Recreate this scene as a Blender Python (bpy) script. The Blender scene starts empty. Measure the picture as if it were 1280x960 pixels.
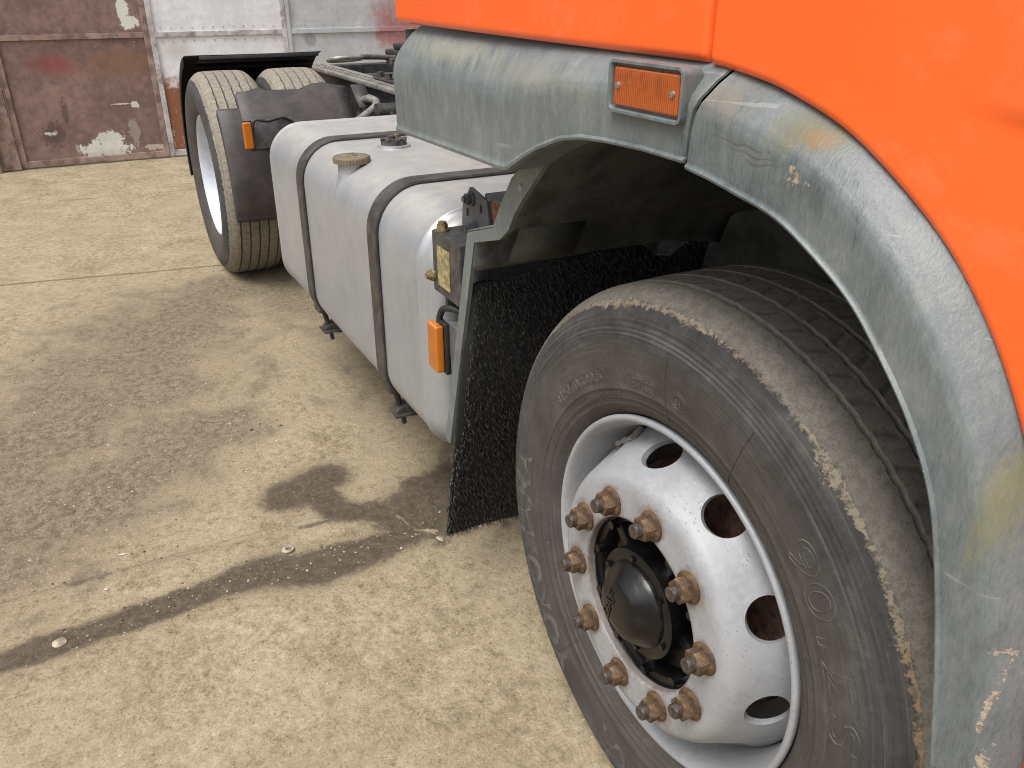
import bpy, bmesh, math, random
import numpy as np
from mathutils import Vector, Matrix, noise
random.seed(7); rng = np.random.default_rng(7)
R = math.radians
PI = math.pi
scene = bpy.context.scene

# ---------------------------------------------------------------- camera
cam_d = bpy.data.cameras.new('camera'); cam = bpy.data.objects.new('camera', cam_d)
scene.collection.objects.link(cam); scene.camera = cam
YAW, PITCH = 0.4860, 0.4528
cam.location = (0.8139, -0.6506, 1.3857)
_f = Vector((-math.cos(YAW)*math.cos(PITCH), math.sin(YAW)*math.cos(PITCH), -math.sin(PITCH)))
cam.rotation_euler = _f.to_track_quat('-Z', 'Y').to_euler()
cam_d.sensor_fit = 'HORIZONTAL'; cam_d.sensor_width = 36.0
cam_d.lens = 36.0*1029.72/1280
cam_d.clip_start = 0.02; cam_d.clip_end = 400
scene.render.resolution_x, scene.render.resolution_y = 1024, 768

# ---------------------------------------------------------------- sky and sun (thin overcast)
SUN_EL, SUN_AZ = 63, 295          # degrees; azimuth: direction the light comes from, measured from +X towards +Y
world = bpy.data.worlds.new('World'); scene.world = world; world.use_nodes = True
wt = world.node_tree; wt.nodes.clear()
sky = wt.nodes.new('ShaderNodeTexSky'); sky.sky_type = 'NISHITA'; sky.sun_disc = False
sky.sun_elevation = R(SUN_EL); sky.sun_rotation = R(90-SUN_AZ)
sky.dust_density = 6.0; sky.air_density = 1.0; sky.ozone_density = 1.0
hs = wt.nodes.new('ShaderNodeHueSaturation'); hs.inputs['Saturation'].default_value = 0.42
bg = wt.nodes.new('ShaderNodeBackground'); bg.inputs['Strength'].default_value = 0.14
wo = wt.nodes.new('ShaderNodeOutputWorld')
wt.links.new(sky.outputs[0], hs.inputs['Color']); wt.links.new(hs.outputs[0], bg.inputs['Color']); wt.links.new(bg.outputs[0], wo.inputs['Surface'])
sun_d = bpy.data.lights.new('sun', 'SUN'); sun = bpy.data.objects.new('sun', sun_d); scene.collection.objects.link(sun)
sun_d.energy = 1.4; sun_d.angle = R(28); sun_d.color = (1.0, 0.975, 0.94)
sd = Vector((math.cos(R(SUN_EL))*math.cos(R(SUN_AZ)), math.cos(R(SUN_EL))*math.sin(R(SUN_AZ)), math.sin(R(SUN_EL))))
sun.rotation_euler = (-sd).to_track_quat('-Z', 'Y').to_euler()
scene.view_settings.view_transform = 'Standard'; scene.view_settings.look = 'None'
scene.view_settings.gamma = 1.0; scene.view_settings.use_curve_mapping = False
scene.view_settings.exposure = 0.60
scene.cycles.max_bounces = 6; scene.cycles.diffuse_bounces = 4; scene.cycles.glossy_bounces = 3; scene.cycles.transmission_bounces = 3
scene.cycles.use_adaptive_sampling = True; scene.cycles.adaptive_threshold = 0.012; scene.cycles.use_denoising = True; scene.cycles.pixel_filter_type = 'BLACKMAN_HARRIS'; scene.cycles.filter_width = 1.0

# ---------------------------------------------------------------- material kit
class NT:
    def __init__(s, name):
        s.m = bpy.data.materials.new(name); s.m.use_nodes = True
        s.t = s.m.node_tree; s.b = s.t.nodes['Principled BSDF']; s._co = None
    def new(s, k): return s.t.nodes.new(k)
    def put(s, sock, v):
        if isinstance(v, bpy.types.NodeSocket): s.t.links.new(v, sock)
        elif isinstance(v, (tuple, list)) and len(v) == 3 and sock.type == 'RGBA': sock.default_value = (*v, 1)
        else: sock.default_value = v
    @property
    def co(s):
        if s._co is None: s._co = s.new('ShaderNodeTexCoord').outputs['Object']
        return s._co
    def xyz(s, v=None):
        n = s.new('ShaderNodeSeparateXYZ'); s.put(n.inputs[0], v or s.co); return n.outputs
    def scale(s, sc, v=None):
        n = s.new('ShaderNodeVectorMath'); n.operation = 'MULTIPLY'; s.put(n.inputs[0], v or s.co); n.inputs[1].default_value = sc; return n.outputs[0]
    def noise(s, sc, det=4, rough=.55, v=None, dist=0):
        n = s.new('ShaderNodeTexNoise'); s.put(n.inputs['Vector'], v or s.co)
        n.inputs['Scale'].default_value = sc; n.inputs['Detail'].default_value = det
        n.inputs['Roughness'].default_value = rough; n.inputs['Distortion'].default_value = dist
        return n.outputs['Fac']
    def voro(s, sc, v=None, feat='F1'):
        n = s.new('ShaderNodeTexVoronoi'); n.feature = feat; s.put(n.inputs['Vector'], v or s.co); n.inputs['Scale'].default_value = sc; return n.outputs['Distance']
    def math(s, op, a, b=0.0, c=None):
        n = s.new('ShaderNodeMath'); n.operation = op; s.put(n.inputs[0], a); s.put(n.inputs[1], b)
        if c is not None: s.put(n.inputs[2], c)
        return n.outputs[0]
    def step(s, v, lo, hi):
        n = s.new('ShaderNodeMapRange'); n.interpolation_type = 'SMOOTHSTEP'; s.put(n.inputs[0], v)
        n.inputs[1].default_value = lo; n.inputs[2].default_value = hi; return n.outputs[0]
    def mix(s, f, a, b):
        n = s.new('ShaderNodeMix'); n.data_type = 'RGBA'; s.put(n.inputs[0], f); s.put(n.inputs[6], a); s.put(n.inputs[7], b); return n.outputs[2]
    def ramp(s, f, stops):
        n = s.new('ShaderNodeValToRGB'); s.put(n.inputs[0], f); e = n.color_ramp.elements
        while len(e) < len(stops): e.new(.5)
        for q, (p, c) in zip(e, stops): q.position = p; q.color = (*c, 1)
        return n.outputs[0]
    def attr(s, name):
        n = s.new('ShaderNodeAttribute'); n.attribute_name = name; return n.outputs['Fac']
    def spot(s, c, rad, soft=.3, v=None):      # 1 inside an ellipsoid round c, in object space
        n = s.new('ShaderNodeVectorMath'); n.operation = 'SUBTRACT'; s.put(n.inputs[0], v or s.co); n.inputs[1].default_value = c
        d = s.new('ShaderNodeVectorMath'); d.operation = 'DIVIDE'; s.put(d.inputs[0], n.outputs[0]); d.inputs[1].default_value = rad
        l = s.new('ShaderNodeVectorMath'); l.operation = 'LENGTH'; s.put(l.inputs[0], d.outputs[0])
        return s.math('SUBTRACT', 1.0, l.outputs['Value'])
    def bump(s, h, dist=.002, st=1.0, prev=None):
        n = s.new('ShaderNodeBump'); n.inputs['Strength'].default_value = st; n.inputs['Distance'].default_value = dist
        s.put(n.inputs['Height'], h)
        if prev is not None: s.put(n.inputs['Normal'], prev)
        return n.outputs[0]
    def out(s, col, rough=.6, metal=0.0, normal=None, coat=0.0, spec=None):
        s.put(s.b.inputs['Base Color'], col); s.put(s.b.inputs['Roughness'], rough); s.put(s.b.inputs['Metallic'], metal)
        if normal is not None: s.put(s.b.inputs['Normal'], normal)
        if coat: s.b.inputs['Coat Weight'].default_value = coat; s.b.inputs['Coat Roughness'].default_value = .12
        if spec is not None: s.put(s.b.inputs['Specular IOR Level'], spec)
        return s.m
add = lambda n, *a: None
def sumn(n, *a):
    r = a[0]
    for q in a[1:]: r = n.math('ADD', r, q)
    return r

def m_orange():
    n = NT('orange_paint')
    f = n.noise(1.7, 3); g = n.noise(160, 3)
    col = n.mix(n.step(f, .35, .7), (.82, .112, .012), (.85, .122, .014))
    dust = n.math('MULTIPLY', n.step(n.noise(11, 6, .75), .52, .68), .12)
    col = n.mix(dust, col, (.62, .33, .18))
    return n.out(col, n.math('MULTIPLY_ADD', f, .14, .30), 0, n.bump(g, .0003, .2), coat=.35)
def m_plastic():
    n = NT('weathered_grey_plastic')
    brush = n.scale((1.5, 1, .45)); st = n.noise(6, 4, .6, None, .3); st2 = n.noise(34, 5, .75, brush, .2); fine = n.noise(260, 3, .7, brush)
    v = sumn(n, n.math('MULTIPLY', st, .42), n.math('MULTIPLY', st2, .34), n.math('MULTIPLY', fine, .24))
    col = n.ramp(v, [(.36, (.066, .082, .087)), (.45, (.112, .132, .136)), (.515, (.138, .159, .160)), (.58, (.172, .191, .187)), (.67, (.26, .275, .255))])
    d = n.step(n.noise(13, 4, .6, brush, .5), .60, .70); col = n.mix(n.math('MULTIPLY', d, .35), col, (.066, .072, .072))
    for c, r, k in (((.255, -.04, 1.262), (.055, .2, .026), (.115, .105, .030)), ((.272, -.04, 1.261), (.024, .2, .013), (.21, .105, .025)), ((.515, -.04, 1.025), (.022, .2, .09), (.17, .16, .055)), ((.15, -.04, 1.28), (.06, .2, .03), (.18, .155, .11)), ((-.55, -.04, 1.285), (.25, .2, .03), (.26, .255, .195)), ((-.25, -.04, 1.27), (.2, .2, .03), (.22, .22, .185))):
        s = n.math('MULTIPLY', n.step(n.math('ADD', n.spot(c, r), n.math('MULTIPLY', n.math('SUBTRACT', st2, .5), 1.6)), 0, .9), .62)
        col = n.mix(s, col, k)
    sc = n.noise(130, 5, .75); scn = n.math('MULTIPLY', n.math('SUBTRACT', sc, .5), 4.2)
    wav = n.math('MULTIPLY', n.math('SUBTRACT', n.noise(16, 2, .5), .5), .05); vx = n.xyz(); cb = n.new('ShaderNodeCombineXYZ'); n.put(cb.inputs[0], vx[0]); n.put(cb.inputs[1], vx[1]); n.put(cb.inputs[2], n.math('ADD', vx[2], wav)); wv = cb.outputs[0]
    for c, r in (((.185, -.06, 1.240), (.065, .3, .0022)), ((.200, -.06, 1.234), (.060, .3, .0016)), ((.215, -.06, 1.228), (.045, .3, .0022)), ((.34, -.06, 1.19), (.0016, .3, .02))):     # dark scratches
        s = n.step(n.math('ADD', n.spot(c, r, v=wv), n.math('MULTIPLY', scn, .35)), .2, .6); col = n.mix(n.math('MULTIPLY', s, .5), col, (.055, .058, .056))
    gouge = None
    for c, r in (((.262, -.06, 1.226), (.020, .2, .010)), ((.556, -.06, .84), (.004, .2, .05)), ((.548, -.06, .885), (.014, .2, .005)), ((.566, -.06, .775), (.006, .2, .04))):
        s = n.step(n.math('ADD', n.spot(c, r, v=wv), scn), .50, .66); gouge = s if gouge is None else n.math('MAXIMUM', gouge, s)
    col = n.mix(gouge, col, n.mix(n.step(sc, .42, .62), (.20, .17, .13), (.36, .30, .235)))
    scr = n.step(n.noise(40, 2, .5, n.scale((.22, 1, 3.0)), .6), .715, .74)
    col = n.mix(n.math('MULTIPLY', scr, .22), col, (.42, .43, .40))
    dots = n.step(n.voro(38), .045, .02); col = n.mix(n.math('MULTIPLY', dots, n.step(n.noise(7, 2), .55, .62)), col, (.6, .6, .54))
    return n.out(col, n.math('MULTIPLY_ADD', st2, .3, .28), 0, n.bump(n.math('SUBTRACT', fine, n.math('MULTIPLY', gouge, 1.5)), .0011, .5))
def m_simple(name, c, rough=.5, metal=0, var=.25, sc=30, bump=.0006, c2=None, amt=.5):
    n = NT(name); f = n.noise(sc, 5, .6); g = n.noise(sc*7, 3)
    lo = tuple(q*(1-var) for q in c); hi = tuple(min(1, q*(1+var)) for q in c)
    col = n.mix(n.step(f, .40, .60), lo, hi)
    if c2: col = n.mix(n.math('MULTIPLY', n.step(n.noise(sc*.6, 6, .75), .48, .62), amt), col, c2)
    return n.out(col, n.math('MULTIPLY_ADD', f, .2, rough-.1), metal, n.bump(g, bump, .5))
def m_tank():
    n = NT('silver_tank_paint')
    f = n.noise(6, 5, .7, None, .4); st = n.noise(11, 6, .75, n.scale((2.2, 1, .6))); fine = n.noise(110, 4, .7, n.scale((1.6, 1, .6)))
    col = n.ramp(sumn(n, n.math('MULTIPLY', f, .4), n.math('MULTIPLY', st, .4), n.math('MULTIPLY', fine, .2)), [(.36, (.29, .31, .33)), (.46, (.35, .37, .395)), (.55, (.385, .405, .43)), (.66, (.43, .445, .465))])
    up = n.new('ShaderNodeNewGeometry'); nz = n.xyz(up.outputs['Normal'])[2]
    dust = n.math('MULTIPLY', n.step(nz, .3, .95), n.math('MULTIPLY_ADD', n.step(n.noise(14, 6, .75), .42, .60), .45, .40))    # dust settled on upward faces
    col = n.mix(dust, col, (.56, .535, .485))
    scr = n.step(n.noise(42, 3, .6, n.scale((2.4, 1, .4)), .4), .66, .70); col = n.mix(n.math('MULTIPLY', scr, .25), col, (.25, .25, .25))
    sp = n.step(n.voro(48), .05, .02); col = n.mix(n.math('MULTIPLY', sp, n.step(n.noise(6, 2), .5, .6)), col, (.62, .61, .58))
    return n.out(col, n.math('MULTIPLY_ADD', st, .16, .28), .45, n.bump(n.noise(3, 2), .004, .5, n.bump(fine, .0005, .5)))
def m_rim(name='silver_rim_paint', c=(.31, .322, .338)):
    n = NT(name); f = n.noise(9, 5, .7, None, .4); g = n.noise(95, 5, .75); pits = n.step(n.voro(120), .14, .07)
    col = n.mix(n.step(sumn(n, n.math('MULTIPLY', f, .6), n.math('MULTIPLY', g, .4)), .40, .60), tuple(q*.90 for q in c), tuple(q*1.08 for q in c))
    pm = n.math('MULTIPLY', pits, n.step(n.noise(12, 3), .50, .58)); col = n.mix(pm, col, (.12, .10, .085))
    dirt = n.math('MULTIPLY', n.step(n.noise(20, 6, .78), .55, .66), .30); col = n.mix(dirt, col, (.25, .24, .23))
    x, y, z = n.xyz(); rr = n.math('SQRT', n.math('ADD', n.math('MULTIPLY', x, x), n.math('MULTIPLY', z, z)))
    fr = n.math('FRACT', n.math('ADD', n.math('MULTIPLY', n.math('SUBTRACT', n.math('ARCTAN2', z, x), R(117.5)), 10/(2*PI)), 10.5))
    tg = n.math('MULTIPLY', n.math('SUBTRACT', fr, .5), .1052); rd = n.math('SUBTRACT', rr, .1675); dn = n.math('SQRT', n.math('ADD', n.math('MULTIPLY', tg, tg), n.math('MULTIPLY', rd, rd)))
    ru = n.step(n.math('ADD', dn, n.math('MULTIPLY', n.math('SUBTRACT', sumn(n, n.math('MULTIPLY', f, .5), n.math('MULTIPLY', g, .5)), .5), .06)), .036, .024); col = n.mix(n.math('MULTIPLY', ru, .55), col, (.21, .135, .085))      # rust bled round each nut
    bore = n.step(n.math('ADD', rr, n.math('MULTIPLY', n.math('SUBTRACT', g, .5), .02)), .148, .140); col = n.mix(n.math('MULTIPLY', bore, .6), col, (.16, .12, .09))
    return n.out(col, n.math('MULTIPLY_ADD', g, .22, .40), .15, n.bump(n.math('SUBTRACT', g, n.math('MULTIPLY', pm, .8)), .0014, .5))
def m_rubber(name, tread, wear, rsh=.476, dust=.55):
    n = NT(name); x, y, z = n.xyz(); r = n.math('SQRT', n.math('ADD', n.math('MULTIPLY', x, x), n.math('MULTIPLY', z, z)))
    f = n.noise(13, 5, .7, None, .3); g = n.noise(75, 5, .78); fine = n.noise(330, 3, .7)
    side = n.ramp(sumn(n, n.math('MULTIPLY', f, .7), n.math('MULTIPLY', g, .3)), [(.38, (.032, .032, .032)), (.48, (.048, .0475, .047)), (.56, (.062, .060, .058)), (.66, (.092, .088, .082))])
    cmb = n.new('ShaderNodeCombineXYZ'); n.put(cmb.inputs[0], n.math('MULTIPLY', r, 170.0)); n.put(cmb.inputs[1], n.math('MULTIPLY', n.math('ARCTAN2', z, x), 1.6))
    rn = n.noise(1, 4, .7, cmb.outputs[0]); side = n.mix(n.math('MULTIPLY', n.step(rn, .53, .66), .42), side, (.135, .125, .113)); side = n.mix(n.math('MULTIPLY', n.step(rn, .46, .36), .5), side, (.03, .03, .03))
    brown = n.step(n.math('ADD', r, n.math('MULTIPLY', n.math('SUBTRACT', f, .5), .10)), .435, .385); side = n.mix(n.math('MULTIPLY', brown, .28), side, (.088, .066, .052))
    tr = n.mix(n.step(sumn(n, n.math('MULTIPLY', g, .6), n.math('MULTIPLY', fine, .4)), .40, .60), tuple(q*.76 for q in tread), tuple(q*1.20 for q in tread))
    tr = n.mix(n.math('MULTIPLY', n.step(f, .45, .6), .22), tr, tuple(q*.62 for q in tread))
    pore = n.step(n.voro(170), .16, .08); tr = n.mix(n.math('MULTIPLY', pore, .6), tr, (.035, .033, .03))
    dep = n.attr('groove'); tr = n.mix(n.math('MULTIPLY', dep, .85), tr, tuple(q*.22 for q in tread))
    edge = n.math('ADD', r, n.math('MULTIPLY', n.math('SUBTRACT', g, .5), .030))
    col = n.mix(n.step(edge, rsh-.003, rsh+.004), side, tr)
    w = n.attr('wear'); wv = n.math('ADD', w, n.math('MULTIPLY', n.math('SUBTRACT', sumn(n, n.math('MULTIPLY', g, .75), n.math('MULTIPLY', fine, .25)), .5), 3.0))
    wc = n.mix(n.step(n.noise(5, 2), .5, .60), wear, (wear[0]*1.0, wear[1]*.82, wear[2]*.68)); wc = n.mix(n.step(n.noise(110, 4, .75), .46, .60), wc, tuple(q*.42 for q in wear))
    wm = n.step(wv, .50, .70); col = n.mix(n.math('MULTIPLY', wm, .92), col, wc)
    specks = n.step(n.voro(60), .05, .02); col = n.mix(n.math('MULTIPLY', specks, n.step(n.noise(9, 2), .52, .62)), col, (.4, .38, .34))
    return n.out(col, .74, 0, n.bump(sumn(n, n.math('MULTIPLY', fine, .35), n.math('MULTIPLY', g, .65), n.math('MULTIPLY', wm, .5)), .0030, .55), spec=.3)
def m_ground():
    n = NT('dusty_concrete')
    big = n.noise(.9, 3, .6); mid = n.noise(5, 6, .72, None, .3); fine = n.noise(34, 6, .78); grit = n.noise(210, 4, .75)
    v = sumn(n, n.math('MULTIPLY', mid, .30), n.math('MULTIPLY', fine, .44), n.math('MULTIPLY', grit, .26))
    col = n.ramp(v, [(.37, (.078, .059, .036)), (.445, (.200, .160, .100)), (.50, (.275, .226, .146)), (.555, (.335, .280, .187)), (.63, (.45, .387, .275))])
    col = n.mix(n.math('MULTIPLY', n.step(big, .44, .60), .30), col, (.30, .245, .162))
    rough_zone = n.step(n.math('ADD', n.attr('dirt'), n.math('MULTIPLY', n.math('SUBTRACT', sumn(n, n.math('MULTIPLY', mid, .65), n.math('MULTIPLY', fine, .35)), .5), 7.0)), .0, .9)
    col = n.mix(n.math('MULTIPLY', rough_zone, .70), col, n.mix(n.step(fine, .42, .58), (.060, .047, .032), (.145, .117, .081)))
    pg = n.noise(130, 2, .55); gp = n.step(pg, .60, .66); col = n.mix(n.math('MULTIPLY', gp, n.math('MULTIPLY_ADD', rough_zone, .10, .22)), col, (.50, .43, .32))
    gd = n.step(pg, .385, .33); col = n.mix(n.math('MULTIPLY', gd, .55), col, (.12, .092, .062))
    pit = n.step(n.noise(17, 6, .8), .395, .345); col = n.mix(n.math('MULTIPLY', pit, .55), col, (.135, .105, .072))
    we = n.math('ADD', n.attr('wet'), n.math('MULTIPLY', n.math('SUBTRACT', sumn(n, n.math('MULTIPLY', fine, .40), n.math('MULTIPLY', mid, .60)), .5), 3.4))
    wet = n.step(we, -.16, .30)
    wcol = n.mix(n.step(fine, .40, .62), (.028, .021, .014), (.080, .061, .043)); wcol = n.mix(n.math('MULTIPLY', gp, .30), wcol, (.26, .22, .165))
    col = n.mix(n.math('MULTIPLY', wet, .96), col, wcol)
    halo = n.step(we, -.75, .1); col = n.mix(n.math('MULTIPLY', halo, .22), col, (.16, .125, .085))
    jt = n.attr('joint'); col = n.mix(n.math('MULTIPLY', n.step(n.math('ADD', jt, n.math('MULTIPLY', n.math('SUBTRACT', fine, .5), 1.6)), .30, .70), .75), col, (.10, .079, .055))
    h = sumn(n, n.math('MULTIPLY', grit, .30), n.math('MULTIPLY', fine, 1.0))
    return n.out(col, n.math('MULTIPLY_ADD', wet, -.2, .9), 0, n.bump(h, .007, .7), spec=.25)
def m_gate(name, base, kind):
    n = NT(name); x, y, z = n.xyz(); f = n.noise(3, 5, .6); st = n.noise(14, 6, .7); fine = n.noise(90, 3); nz = n.math('MULTIPLY', n.math('SUBTRACT', sumn(n, n.math('MULTIPLY', st, .6), n.math('MULTIPLY', n.noise(45, 4, .75), .4)), .5), 3.6)
    col = n.mix(n.step(sumn(n, n.math('MULTIPLY', f, .5), n.math('MULTIPLY', st, .5)), .40, .60), tuple(q*(.74 if kind == 'brown' else .90) for q in base), tuple(q*(1.2 if kind == 'brown' else 1.05) for q in base))
    def blot(c, r, k, a=1.0, lo=.1, hi=.22, q=None):
        nonlocal col
        s = n.step(n.math('ADD', n.spot(c, r), q if q is not None else nz), lo, hi); col = n.mix(n.math('MULTIPLY', s, a), col, k)
    soft = n.math('MULTIPLY', n.math('SUBTRACT', sumn(n, n.math('MULTIPLY', f, .5), n.math('MULTIPLY', st, .5)), .5), 2.4)
    drip = n.step(n.noise(9, 5, .65, n.scale((1, 1, .15))), .5, .75); col = n.mix(n.math('MULTIPLY', drip, .30 if kind == 'brown' else .12), col, tuple(q*.55 for q in base))
    if kind == 'brown':
        blot((0, -.62, .80), (1, .26, .13), (.26, .035, .035), .6, 0, .8, soft); blot((0, -.10, .80), (1, .42, .16), (.21, .10, .045), .55, 0, .7, soft)
        W = (.66, .66, .60)
        blot((0, -.36, .115), (1, .22, .085), W, 1.0); blot((0, -.30, .19), (1, .12, .07), W, .9); blot((0, -.10, .24), (1, .05, .12), (.4, .37, .33), .5)
        blot((0, -.06, .46), (1, .05, .035), W, .8, .25, .32); blot((0, -.17, .47), (1, .09, .008), W, .8, .2, .3); blot((0, .02, 1.10), (1, .07, .07), W, 1.0); blot((0, -.02, 1.20), (1, .05, .10), W, 1.0)
        blot((0, .03, .10), (1, .11, .03), (.55, .5, .42), .9); blot((0, -.72, .26), (1, .13, .13), (.075, .05, .045), .75, .15, .5); blot((0, -.60, .42), (1, .04, .16), (.075, .05, .045), .7, .2, .6)
        blot((0, -.74, .27), (1, .10, .035), W, .8, .55, .6)
        sp = n.step(n.voro(30), .07, .03); col = n.mix(n.math('MULTIPLY', sp, n.step(n.math('SUBTRACT', n.noise(5, 2), n.math('MULTIPLY', z, .12)), .42, .52)), col, W)
        ln = n.step(n.math('ABSOLUTE', n.math('SUBTRACT', z, n.math('MULTIPLY_ADD', soft, .03, .94))), .006, .001)
        low = n.step(n.math('ADD', z, n.math('MULTIPLY', nz, .06)), .14, .02); col = n.mix(n.math('MULTIPLY', low, .5), col, (.25, .20, .15))
    elif kind == 'white':
        low = n.step(n.math('ADD', z, n.math('MULTIPLY', soft, .35)), .70, .52); col = n.mix(low, col, (.24, .095, .05))
        sp = n.step(n.math('ADD', n.noise(22, 5, .7), n.math('MULTIPLY', z, -.30)), .50, .56); col = n.mix(n.math('MULTIPLY', n.math('MULTIPLY', sp, low), .8), col, (.5, .40, .30))
        blot((0, .36, .86), (1, .16, .10), (.42, .36, .33), .4, 0, .7, soft); blot((0, .06, .98), (1, .05, .08), (.06, .045, .05), .85, .2, .6, soft)
    else:
        blot((0, 2.42, 1.05), (1, .42, .36), (.36, .09, .085), .8, 0, .7, soft); blot((0, 1.5, .93), (1, .07, .07), (.14, .14, .14), .5, 0, .6, soft)
        g = n.step(n.noise(20, 5, .7), .56, .66); col = n.mix(n.math('MULTIPLY', g, .45), col, (.24, .245, .25))
        bl = n.step(n.noise(7, 4, .6), .5, .6); col = n.mix(n.math('MULTIPLY', bl, .4), col, (.38, .41, .45))
    return n.out(col, n.math('MULTIPLY_ADD', st, .2, .42), .1 if kind != 'silver' else .3, n.bump(f, .03, .35, n.bump(fine, .001, .3)))
def m_amber(name, c, dirt=.2):
    n = NT(name); f = n.noise(40, 5, .65); x, y, z = n.xyz()
    wv = n.new('ShaderNodeTexWave'); n.put(wv.inputs['Vector'], n.co); wv.inputs['Scale'].default_value = 90; wv.bands_direction = 'X'
    col = n.mix(n.math('MULTIPLY', n.step(f, .45, .7), dirt), c, tuple(q*.35 for q in c))
    m = n.out(col, .22, 0, n.bump(wv.outputs['Fac'], .0018, .6)); n.b.inputs['Transmission Weight'].default_value = .18; n.b.inputs['Coat Weight'].default_value = .5
    return m
def m_nut():
    n = NT('rusty_nut'); f = n.noise(80, 5, .7)
    col = n.ramp(f, [(.36, (.048, .031, .020)), (.48, (.092, .058, .034)), (.56, (.135, .084, .048)), (.66, (.22, .135, .075))])
    return n.out(col, .62, .3, n.bump(n.noise(420, 3, .6), .0006, .6))
def m_black_gloss():
    n = NT('glossy_black_hub_paint'); f = n.noise(140, 4, .7)
    return n.out(n.mix(n.step(n.noise(30, 5, .7), .55, .7), (.004, .004, .0045), (.012, .012, .013)), n.math('MULTIPLY_ADD', f, .14, .18), 0, n.bump(f, .0010, .5), spec=.4)
M = dict(orange=m_orange(), plastic=m_plastic(), tank=m_tank(), rim=m_rim(), rim_rear=m_rim('pale_blue_rim_paint', (.52, .56, .62)),
    tyre=m_rubber('dusty_tyre_rubber', (.175, .161, .137), (.26, .225, .170)), tyre_rear=m_rubber('bleached_tyre_rubber', (.235, .212, .170), (.25, .225, .18), .462),
    grit=m_simple('sandy_grit', (.34, .295, .225), .9, 0, .35, 30, .001),
    letter=m_simple('dusty_raised_rubber', (.082, .079, .074), .7, 0, .3, 40, .0008, (.05, .049, .047), .6),
    ground=m_ground(), brown=m_gate('brown_gate_paint', (.215, .138, .120), 'brown'), white=m_gate('white_gate_paint', (.72, .73, .75), 'white'), silver=m_gate('silver_gate_paint', (.50, .52, .53), 'silver'),
    frame_brown=m_simple('brown_frame_paint', (.22, .145, .12), .6, 0, .3, 12, .001, (.36, .31, .26), .45), frame_white=m_simple('grimy_white_frame_paint', (.46, .44, .44), .6, 0, .15, 12, .001, (.20, .14, .12), .75),
    amber=m_amber('amber_lens', (.62, .185, .012)), amber_dark=m_amber('red_amber_lens', (.50, .105, .014), .5),
    nut=m_nut(), stud=m_simple('dark_stud_steel', (.065, .050, .042), .55, .3, .4, 150), hub=m_black_gloss(), drum=m_simple('rusty_brake_drum', (.115, .062, .044), .85, 0, .4, 60, .001),
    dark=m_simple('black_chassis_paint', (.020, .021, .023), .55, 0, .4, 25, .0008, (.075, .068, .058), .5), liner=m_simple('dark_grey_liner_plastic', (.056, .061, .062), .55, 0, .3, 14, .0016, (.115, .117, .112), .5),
    guard=m_simple('brown_black_mudguard_plastic', (.040, .034, .032), .55, 0, .2, 9, .0008, (.085, .075, .068), .4), guard_black=m_simple('black_mudguard_plastic', (.010, .010, .011), .6, 0, .3, 12, .001, (.035, .03, .027), .4),
    strap=m_simple('worn_black_strap', (.046, .042, .039), .5, .1, .25, 25, .0008, (.12, .105, .09), .45), bristle=m_simple('black_bristle', (.038, .038, .038), .30, 0, .6, 90, .0004, (.10, .096, .085), .35), mat=m_simple('black_flap_mat', (.008, .008, .008), .8),
    boxm=m_simple('grimy_dark_metal', (.052, .051, .050), .55, .15, .3, 35, .0010, (.135, .112, .098), .45), label=m_simple('faded_yellow_label', (.30, .25, .12), .6, 0, .35, 90, .0008, (.10, .085, .05), .6), brass=m_simple('dull_brass', (.30, .23, .13), .45, .6, .3, 80, .0006, (.08, .06, .04), .5),
    greym=m_simple('slate_grey_metal', (.095, .098, .105), .5, .1, .2, 25, .0008, (.16, .14, .12), .3), rust=m_simple('rust', (.17, .075, .038), .85, 0, .4, 70, .002), steel=m_simple('dull_steel', (.27, .26, .245), .45, .5, .2, 40), pale_rail=m_simple('dusty_grey_rail_paint', (.20, .19, .17), .6, .1, .2, 25, .001, (.12, .11, .10), .4),
    cap=m_simple('dusty_filler_cap', (.16, .132, .088), .7, .1, .15, 40, .0006, (.11, .092, .064), .3), cable=m_simple('black_cable', (.018, .018, .019), .5), concrete=m_simple('grey_concrete', (.30, .27, .23), .85, 0, .25, 9, .003), stone=m_simple('pale_stone', (.30, .26, .195), .85, 0, .35, 30, .001), crumb=m_simple('dark_crumb', (.085, .068, .048), .9, 0, .4, 30, .001),
    paper=m_simple('white_chip', (.44, .41, .35), .8, 0, .1), leaf=m_simple('dry_leaf', (.13, .10, .06), .8, 0, .3))

# ---------------------------------------------------------------- mesh kit
def link(o, parent=None):
    scene.collection.objects.link(o)
    if parent is not None: o.parent = parent
    return o
def tag(o, label=None, cat=None, group=None, kind=None):
    for k, v in (('label', label), ('category', cat), ('group', group), ('kind', kind)):
        if v: o[k] = v
    return o
def empty(name, loc=(0, 0, 0), parent=None):
    o = bpy.data.objects.new(name, None); o.empty_display_size = .1; o.location = loc; return link(o, parent)
def finish(me, mats, sharp=35, smooth=True):
    for m in (mats if isinstance(mats, (list, tuple)) else [mats]): me.materials.append(m)
    if smooth:
        me.polygons.foreach_set('use_smooth', [True]*len(me.polygons))
        if sharp: me.set_sharp_from_angle(angle=R(sharp))
def mk(name, v, f, mats, parent=None, sharp=35, smooth=True, loc=None):
    me = bpy.data.meshes.new(name); me.from_pydata([tuple(map(float, q)) for q in v], [], f); me.update()
    finish(me, mats, sharp, smooth); o = link(bpy.data.objects.new(name, me), parent)
    if loc: o.location = loc
    return o
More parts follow.
